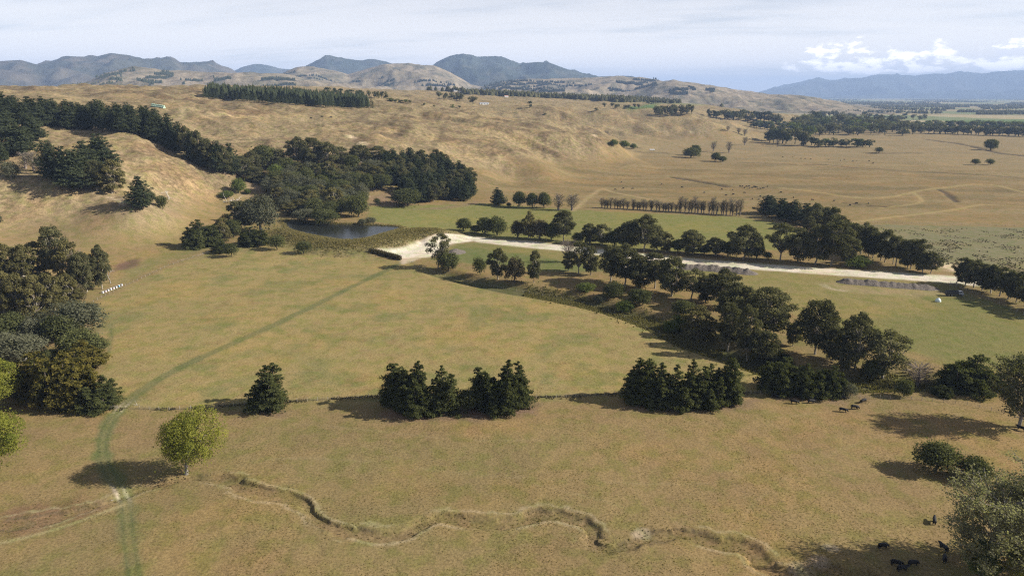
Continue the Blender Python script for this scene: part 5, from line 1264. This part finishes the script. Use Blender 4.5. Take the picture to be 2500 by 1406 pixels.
def add_cyl(bm, c, r, d, axis='Y', seg=14, r2=None):
    rr_ = bmesh.ops.create_cone(bm, cap_ends=True, segments=seg, radius1=r, radius2=r if r2 is None else r2, depth=d)
    R = {'X': Matrix.Rotation(math.pi / 2, 4, 'Y'), 'Y': Matrix.Rotation(math.pi / 2, 4, 'X'), 'Z': Matrix.Identity(4)}[axis]
    bmesh.ops.transform(bm, matrix=Matrix.Translation(c) @ R, verts=rr_['verts'])

# fences: posts one by one, wires together
post_me = bm_mesh('post', lambda bm: (add_cyl(bm, (0, 0, .55), .075, 1.5, 'Z', 7, .06)), M_WOOD)
def fence(pts, spacing, label, name='wire_fence', nwire=4):
    pl = smooth_line(gpoly(pts), 4); s = np.concatenate([[0], np.cumsum(np.hypot(*np.diff(pl, axis=0).T))]); n = max(2, int(s[-1] / spacing))
    t = np.linspace(0, s[-1], n + 1); x = np.interp(t, s, pl[:, 0]); y = np.interp(t, s, pl[:, 1]); z = height(x, y)
    root = link(name, None, loc=(x[0], y[0], z[0]), label=label, category='fence')
    o = np.array([x[0], y[0], z[0]]); rg = np.random.default_rng(n)
    for i in range(n + 1):
        link('post', post_me, parent=root, loc=(x[i] - o[0], y[i] - o[1], z[i] - o[2]), rot=(rg.normal(0, .04), rg.normal(0, .04), 0), scale=(1, 1, rg.uniform(.92, 1.1)))
    parts = [tube(np.stack([x, y, z + .22 + .28 * k], 1) - o, np.full(n + 1, .012), 3) for k in range(nwire)]
    v, f = joinp(parts); link('wire', np_mesh('wire', v, f, M_WIRE), parent=root)
fence(FENCE1_PX[1:], 3.2, 'post and wire fence along the front row of cypresses')
fence([(228, 738), (300, 702), (400, 655), (470, 630), (545, 609)], 3.5, 'post and wire fence from the bee hives up to the spreading cypress')
fence([(1000, 648), (1150, 690), (1300, 718), (1440, 745), (1540, 785), (1640, 830)], 4.0, 'post and wire fence along the paddock side of the gully')
fence([(2020, 541), (2200, 546), (2350, 549), (2520, 554)], 6.0, 'post and wire fence above the rough paddock at right')
fence([(1462, 511), (1600, 517), (1815, 531), (1900, 540)], 6.0, 'post and wire fence beside the straight poplar row')
fence([(1900, 966), (2060, 972), (2200, 975), (2330, 985), (2450, 1010)], 3.2, 'post and wire fence behind the grazing cattle')
fence([(2320, 694), (2380, 718), (2450, 748), (2530, 782)], 4.0, 'post and wire fence under the right edge gums')
# timber gate standing open at the corner
q = ground(275, 999); root = link('farm_gate', None, loc=q, rot=(0, 0, math.radians(8)), label='grey timber gate beside the small dark cypress', category='gate')
for k in range(5): link('rail', bm_mesh('rail', lambda bm: add_box(bm, (0, 0, .25 + .23 * k), (3.2, .05, .11)), M_WOOD), parent=root)
for sx_ in (-1.6, 0, 1.6): link('stile', bm_mesh('stile', lambda bm: add_box(bm, (sx_, .055, .72), (.09, .05, 1.25)), M_WOOD), parent=root)
# bee hives
hx = along([(251, 716), (297, 698)], 8)
hdir = ground(297, 698)[:2] - ground(251, 716)[:2]; hrot = math.atan2(hdir[1], hdir[0])
for i, (px, py) in enumerate(hx):
    q = ground(px, py); mt = M_BLUE if i == 6 else (M_PINK if i in (1, 4) else M_WHITE)
    root = link('bee_hive', None, loc=q, rot=(0, 0, hrot + RNG.normal(0, .06)), scale=(1.55, 1.55, 1.55), group='bee hives beside the left fence', category='hive',
                label=('light blue box hive, second from the right in the row' if i == 6 else ('rightmost white box hive in the row of eight' if i == 7 else ORD[i] + ' pale box hive from the left in the row of eight')))
    link('pallet', bm_mesh('pallet', lambda bm: [add_box(bm, (0, 0, .06), (.62, .75, .05)), add_box(bm, (-.2, 0, .01), (.08, .7, .08)), add_box(bm, (.2, 0, .01), (.08, .7, .08))], M_WOOD), parent=root)
    link('brood_box', bm_mesh('brood_box', lambda bm: add_box(bm, (0, 0, .22), (.42, .52, .26), bev=.008), mt), parent=root)
    link('honey_box', bm_mesh('honey_box', lambda bm: add_box(bm, (0, 0, .475), (.42, .52, .24), bev=.008), mt), parent=root)
    link('lid', bm_mesh('lid', lambda bm: add_box(bm, (0, 0, .63), (.48, .58, .07), bev=.01), M_STEEL if i % 3 else M_WHITE), parent=root)
# wrapped bales stacked on the ridge
b0 = ground(371, 261); b1 = ground(402, 266); bd = (b1 - b0); L_ = np.hypot(bd[0], bd[1]); ba = math.atan2(bd[1], bd[0]); nb = max(6, int(L_ / 2.2))
bale_me = bm_mesh('bale_wrap', lambda bm: add_cyl(bm, (0, 0, 0), 1.0, 1.95, 'X', 18), M_WRAP, False)
cut_me = bm_mesh('bale_end', lambda bm: add_cyl(bm, (0, 0, 0), .55, 2.02, 'X', 14), plain_material('wrap_end', (0.45, 0.56, 0.42), .4, .4), False)
for row, (oy, oz) in enumerate([(-1.05, .95), (1.05, .95), (0, 2.65)]):
    for i in range(nb):
        p = b0 + bd * ((i + .5) / nb); x = p[0] - math.sin(ba) * oy; y = p[1] + math.cos(ba) * oy; z = float(height(np.array([p[0]]), np.array([p[1]]))[0]) + oz
        root = link('wrapped_bale', None, loc=(x, y, z), rot=(0, 0, ba), label='round pale green wrapped bale in the long ridge stack', category='bale', group='stack of wrapped bales on the ridge')
        link('wrap', bale_me, parent=root); link('end_wrap', cut_me, parent=root)
# soil heaps beside the road
def heap(pts, wid, hgt, seed, label):
    pl = smooth_line(gpoly(pts), 10); s = np.concatenate([[0], np.cumsum(np.hypot(*np.diff(pl, axis=0).T))]); n = int(s[-1] / .7) + 4
    t = np.linspace(0, s[-1], n); cx = np.interp(t, s, pl[:, 0]); cy = np.interp(t, s, pl[:, 1]); tx = np.gradient(cx); ty = np.gradient(cy); ln = np.hypot(tx, ty); nx, ny = -ty / ln, tx / ln
    u = np.linspace(-1, 1, 21); U, T = np.meshgrid(u, t)
    endf = np.clip(np.minimum(T, s[-1] - T) / (wid * .6), 0, 1) ** .7
    lob = .70 + .38 * fbm(T + .5 * U, T * 0 + U * .4, 2.6, 3, seed) + .06 * np.sin(T * 1.9 + 5 * fbm(T, T * 0, 7, 2, seed))
    wloc = wid * .5 * (.45 + .55 * endf) * (.92 + .16 * lob)
    x = cx[:, None] + nx[:, None] * U * wloc; y = cy[:, None] + ny[:, None] * U * wloc
    z = height(x, y) - .15 + hgt * .78 * endf * (np.maximum(1 - np.abs(U), 0) ** .85) * lob * (.85 + .35 * fbm(x, y, 2.5, 3, seed)) + .2 * endf * (1 - np.abs(U)) * (fbm(x, y, 1.0, 2, seed + 4) - .5) * 3
    ix = np.arange(x.size).reshape(x.shape); qd = np.stack([ix[:-1, :-1], ix[:-1, 1:], ix[1:, 1:], ix[1:, :-1]], 2).reshape(-1, 4)
    link('soil_heap', np_mesh('soil_heap', np.stack([x, y, z], 2).reshape(-1, 3), qd[:, ::-1], M_SOIL, False), label=label, category='heap')
heap([(2040, 688), (2100, 692), (2180, 698), (2260, 704), (2295, 707)], 9, 3.3, 701, 'long brown soil heap below the road near the gate')
heap([(1650, 652), (1720, 657), (1790, 663), (1852, 670)], 10, 3.6, 702, 'long grey soil heap below the road behind the creek gums')
heap([(1098, 622), (1112, 616), (1124, 610)], 14, 3.2, 703, 'short grey soil heap behind the open gum by the yard')
# truck parked in the shade
q = ground(2330, 722); tr = link('flatbed_truck', None, loc=q, rot=(0, 0, math.radians(-4)), label='dark tray truck with a pale cab parked in shade at right', category='truck')
link('chassis', bm_mesh('chassis', lambda bm: [add_box(bm, (-.3, .45, .75), (8.0, .14, .26)), add_box(bm, (-.3, -.45, .75), (8.0, .14, .26)), add_box(bm, (-2, 0, .75), (.2, .9, .2))], M_DARKM), parent=tr)
link('tray', bm_mesh('tray', lambda bm: [add_box(bm, (-1.5, 0, 1.02), (5.6, 2.4, .16)), add_box(bm, (-1.5, 1.17, 1.8), (5.6, .08, 1.4)), add_box(bm, (-1.5, -1.17, 1.8), (5.6, .08, 1.4)), add_box(bm, (1.26, 0, 1.9), (.08, 2.26, 1.6)), add_box(bm, (-4.26, 0, 1.7), (.08, 2.26, 1.2))], M_DARKM), parent=tr)
cab = link('cab', bm_mesh('cab', lambda bm: [add_box(bm, (2.35, 0, 1.75), (1.7, 2.2, 1.8), bev=.14, taper=.93), add_box(bm, (3.45, 0, 1.15), (1.0, 2.0, .9), bev=.12, taper=.92)], M_CAB), parent=tr)
link('windscreen', bm_mesh('windscreen', lambda bm: add_box(bm, (3.19, 0, 2.12), (.04, 1.8, .72), (0, -.06, 0)), M_GLASS), parent=cab)
for sy in (1, -1):
    link('side_window', bm_mesh('side_window', lambda bm: add_box(bm, (2.4, sy * 1.07, 2.15), (1.0, .05, .6), (sy * .05, 0, 0)), M_GLASS), parent=cab)
    for wx in (3.1, -1.9, -3.2):
        w = link('wheel', bm_mesh('wheel', lambda bm: add_cyl(bm, (wx, sy * .98, .5), .5, .32, 'Y', 20), M_RUBBER), parent=tr)
        link('rim', bm_mesh('rim', lambda bm: add_cyl(bm, (wx, sy * 1.02, .5), .26, .30, 'Y', 14), M_STEEL), parent=w)
# pale domed water tank
q = ground(2290, 736); tk = link('water_tank', None, loc=q, label='small pale domed tank on the grass below the truck', category='tank')
def lathe(prof, seg=24):
    v = []; f = []
    for r, z in prof:
        for k in range(seg): v.append((r * math.cos(2 * math.pi * k / seg), r * math.sin(2 * math.pi * k / seg), z))
    for i in range(len(prof) - 1):
        for k in range(seg): f.append((i * seg + k, i * seg + (k + 1) % seg, (i + 1) * seg + (k + 1) % seg, (i + 1) * seg + k))
    return np.array(v, float), np.array(f)
v, f = lathe([(1.25, -.05), (1.28, .12), (1.2, .55), (1.22, .62), (1.05, 1.0), (.7, 1.4), (.38, 1.6), (.02, 1.62)]); link('shell', np_mesh('tank_shell', v, f, M_TANK, True), parent=tk)
v, f = lathe([(.34, 1.58), (.36, 1.74), (.3, 1.78), (.02, 1.8)], 16); link('lid', np_mesh('tank_lid', v, f, M_STEEL, True), parent=tk)
# dead wood
def dead(px, py, hpx, seed, label, fallen=False, mat=MB_DEAD):
    q = ground(px, py); d = depth_of(q) / FPX; rg = np.random.default_rng(seed); Hh = hpx * d; parts = []
    root_d = np.array([rg.normal(0, .25), rg.normal(0, .25), 1.0]) if not fallen else np.array([1.0, rg.normal(0, .2), .12])
    top_ = root_d / np.linalg.norm(root_d) * Hh; parts.append(tube(bent((0, 0, 0), top_, rg, 5, .05), np.linspace(.05, .012, 5) * Hh * .7, 6))
    for k in range(7):
        p0 = top_ * rg.uniform(.25, .9); e = p0 + (rg.normal(0, .3, 3) + np.array([0, 0, .15])) * Hh; e[2] = max(e[2], .1); parts.append(tube(bent(p0, e, rg, 4, .1), [.02 * Hh, .014 * Hh, .01 * Hh, .004 * Hh], 5))
    v, f = joinp(parts); link('dead_branch', np_mesh('dead_branch', v, f, mat, True), loc=q, label=label, category='dead tree')
dead(412, 487, 24, 801, 'bleached dead tree behind the small spur trees')
dead(560, 492, 30, 802, 'fallen bleached branches above the willow', True); dead(545, 493, 26, 803, 'fallen grey log left of the fallen branches', True)
dead(292, 497, 22, 804, 'fallen branch on the bare end of the left spur', True); dead(453, 556, 16, 805, 'pale fallen branch left of the spreading cypress', True)
dead(327, 990, 14, 806, 'dark fallen branch on the paddock by the gate', True); dead(1000, 640, 12, 807, 'pale log at the corner of the yard', True); dead(270, 692, 38, 808, 'thin bleached leaning trunk beside the bee hives', False, MB_GREY)
dead(268, 1222, 10, 809, 'dark log beside the wheel track crossing', True)
# burnt pile in the paddock
q = ground(1392, 746); rg = np.random.default_rng(5); parts = [tube(bent(rg.normal(0, .7, 3) * np.array([1, 1, .2]) + (0, 0, .3), rg.normal(0, 1.3, 3) * np.array([1, 1, .3]) + (0, 0, .5), rg, 3, .1), [.13, .1, .06], 5) for _ in range(22)]
v, f = joinp(parts); link('brush_pile', np_mesh('brush_pile', v, f, MB_DARK), loc=q, label='small dark brush pile out in the main paddock', category='brush pile')
# stacked white trough / caravan far away and farm houses
def house(px, py, w, d_, h, label, roof=M_ROOF, wall=M_WHITE, rz=0.3):
    q = ground(px, py); root = link('farm_house', None, loc=q, rot=(0, 0, rz), label=label, category='house')
    link('wall', bm_mesh('wall', lambda bm: add_box(bm, (0, 0, h / 2 - .2), (w, d_, h)), wall), parent=root)
    def rf(bm):
        vs = [bm.verts.new(p) for p in [(-w/2-.4, -d_/2-.4, h-.2), (w/2+.4, -d_/2-.4, h-.2), (w/2+.4, d_/2+.4, h-.2), (-w/2-.4, d_/2+.4, h-.2), (-w/2-.4, 0, h+d_*.28), (w/2+.4, 0, h+d_*.28)]]
        for ff in [(0,1,5,4), (2,3,4,5), (0,4,3), (1,2,5), (3,2,1,0)]: bm.faces.new([vs[k] for k in ff])
    link('roof', bm_mesh('roof', rf, roof), parent=root)
    for k in (-.3, 0.0, .3): link('window', bm_mesh('window', lambda bm: add_box(bm, (k * w, -d_/2 - .02, h * .5), (w * .12, .06, h * .35)), M_GLASS), parent=root)
for a in [(1128, 226, 16, 9, 3.5, 'white farm house left of the centre on the mid ridge'), (1112, 224, 12, 8, 3.2, 'small pale shed beside the mid ridge farm house'), (1236, 238, 12, 8, 3.5, 'lone white house right of the mid ridge clump'), (1182, 256, 22, 7, 3.0, 'long pale shed on the slope behind the brown ridge'), (1970, 262, 40, 14, 5, 'long pale farm shed in the far right fields'), (1715, 246, 60, 14, 5, 'long grey shed among the far trees')]:
    house(*a[:5], a[5], M_STEEL if 'shed' in a[5] else M_ROOF)
q = ground(1592, 368); cv_ = link('stock_trailer', None, loc=q, rot=(0, 0, .1), label='white stock trailer by the drain below the far spur', category='trailer')
link('body', bm_mesh('body', lambda bm: add_box(bm, (0, 0, 1.5), (9, 2.4, 2.0), bev=.1), M_WHITE), parent=cv_)
for sx_ in (-3, -1.8, 3): link('wheel', bm_mesh('wheel', lambda bm: [add_cyl(bm, (sx_, 1.05, .5), .5, .3), add_cyl(bm, (sx_, -1.05, .5), .5, .3)], M_RUBBER), parent=cv_)

# ------------------------------------------------------------------ cattle
def cow_mesh(name, graze, mat, stride=0.0):
    me = bpy.data.meshes.new(name + '_graph')
    nk, hd, mz = ((1.12, 0, .98), (1.42, 0, .48), (1.58, 0, .18)) if graze else ((1.12, 0, 1.24), (1.46, 0, 1.26), (1.76, 0, 1.10))
    J = [(-.95, 0, 1.12, .36, .38), (-.35, 0, 1.02, .44, .50), (.30, 0, 1.00, .44, .52), (.78, 0, 1.08, .36, .44), nk + (.22, .28), hd + (.18, .20), mz + (.12, .12)]
    E = [(i, i + 1) for i in range(6)]
    def leg(root, x, y, hind, sw_):
        b = len(J)
        if hind: J.extend([(x + .04, y, .80, .22, .25), (x - .12 + sw_ * .5, y, .46, .12, .13), (x - .02 + sw_, y, .06, .09, .10)])
        else: J.extend([(x, y, .74, .18, .20), (x + .03 + sw_ * .5, y, .40, .11, .115), (x + sw_, y, .06, .09, .10)])
        E.extend([(root, b), (b, b + 1), (b + 1, b + 2)])
    leg(0, -.88, .22, True, stride); leg(0, -.88, -.22, True, -stride); leg(3, .72, .20, False, -stride); leg(3, .72, -.20, False, stride)
    b = len(J); J.extend([(-1.24, 0, 1.22, .06, .06), (-1.32, 0, .75, .035, .035), (-1.31, 0, .5, .06, .05)]); E.extend([(0, b), (b, b + 1), (b + 1, b + 2)])
    b = len(J); J.extend([(hd[0] - .06, .24, hd[2] + .06, .04, .05), (hd[0] - .06, -.24, hd[2] + .06, .04, .05)]); E.extend([(5, b), (5, b + 1)])
    me.from_pydata([j[:3] for j in J], E, [])
    o = bpy.data.objects.new(name + '_graph', me); COL.objects.link(o)
    o.modifiers.new('skin', 'SKIN'); ss = o.modifiers.new('sub', 'SUBSURF'); ss.levels = 1; ss.render_levels = 1
    for i, sv in enumerate(me.skin_vertices[0].data):
        sv.radius = (J[i][3], J[i][4]); sv.use_root = (i == 1)
    dg = bpy.context.evaluated_depsgraph_get(); r = bpy.data.meshes.new_from_object(o.evaluated_get(dg)); r.name = name
    bpy.data.objects.remove(o, do_unlink=True); r.materials.clear(); r.materials.append(mat)
    r.polygons.foreach_set('use_smooth', np.ones(len(r.polygons), bool)); return r
COWS = [cow_mesh('cow_graze', True, M_HIDE), cow_mesh('cow_stand', False, M_HIDE), cow_mesh('cow_walk', True, M_HIDE, .16)]
def cow(px, py, rz, k, label, group, s=1.0):
    q = ground(px, py); return link('cow', COWS[k], loc=(q[0], q[1], q[2] - .02), rot=(0, 0, math.radians(rz)), scale=(s, s, s), label=label, category='cow', group=group)
for a in [(2058, 1005, -20, 0, 'black cow nearest the camera in the right-hand grazing group'), (2086, 998, -8, 2, 'black cow just behind the nearest grazing one'), (2107, 983, 200, 0, 'black cow grazing at the right end of the group'), (2054, 974, -25, 0, 'black cow at the right foot of the cypress clump'),
          (1939, 985, -15, 0, 'black cow grazing at the left, clear of the cypress shade'), (1980, 984, 5, 2, 'black cow walking below the middle cypress'), (1892, 970, -30, 0, 'black cow half in shade at the left of the clump'), (1965, 975, 10, 1, 'black cow in the deep shade under the middle cypress'), (1868, 935, 40, 1, 'black cow in the shade left of the cypress clump')]:
    cow(*a, 'cattle below the cypress clump', .98)
for a in [(2155, 1338, 10, 0, 'black cow standing alone in shade below the right bushes'), (2188, 1380, -12, 0, 'black cow left in the bottom pair under the grey poplar'), (2202, 1393, 8, 1, 'lowest black cow at the bottom right'), (2228, 1380, 12, 0, 'black cow right in the bottom pair under the grey poplar'),
          (2303, 1342, 100, 1, 'black cow at the left of the grey poplar trunk'), (2305, 1368, 60, 0, 'black cow below the one by the poplar trunk'), (2280, 1276, 60, 1, 'black cow beside the small shadow left of the grey poplar'), (2492, 1050, 120, 1, 'black cow at the right edge under the dull poplar'), (2450, 1395, 10, 0, 'black cow at the bottom behind the poplar foliage')]:
    cow(*a, 'cattle in the lower right shade', .98)
for i, (px, py) in enumerate(scatter([(1620, 448), (1780, 462), (1880, 455), (1950, 462), (2000, 480), (2090, 492), (2140, 498), (2100, 505), (1900, 495), (1760, 485), (1640, 470), (1500, 470), (1500, 440)], 26, 9, 21)):
    cow(px, py, (i * 67) % 360, i % 3, 'tiny dark cow scattered over the brown flats beyond the poplars', 'cattle scattered over the brown flats', .95)
for i, (px, py) in enumerate(scatter([(1800, 455), (1850, 456), (1872, 462), (1830, 464)], 12, 5, 22)):
    cow(px, py, (i * 47) % 360, i % 3, 'tiny dark cow in the bunched herd by the far drain', 'bunched herd by the far drain', .95)
for i, (px, py) in enumerate(scatter([(1875, 383), (1935, 384), (2080, 392), (2190, 397), (2150, 402), (1890, 386)], 12, 9, 23)):
    cow(px, py, (i * 47) % 360, i % 3, 'speck of a cow far out on the right flats', 'specks of cattle far out', .95)
for i, (px, py) in enumerate([(759, 290), (786, 287), (808, 288)]):
    cow(px, py, 10 * i, i, 'speck of a cow on the ridge left of the middle hill', 'cattle on the ridge', 1.2)
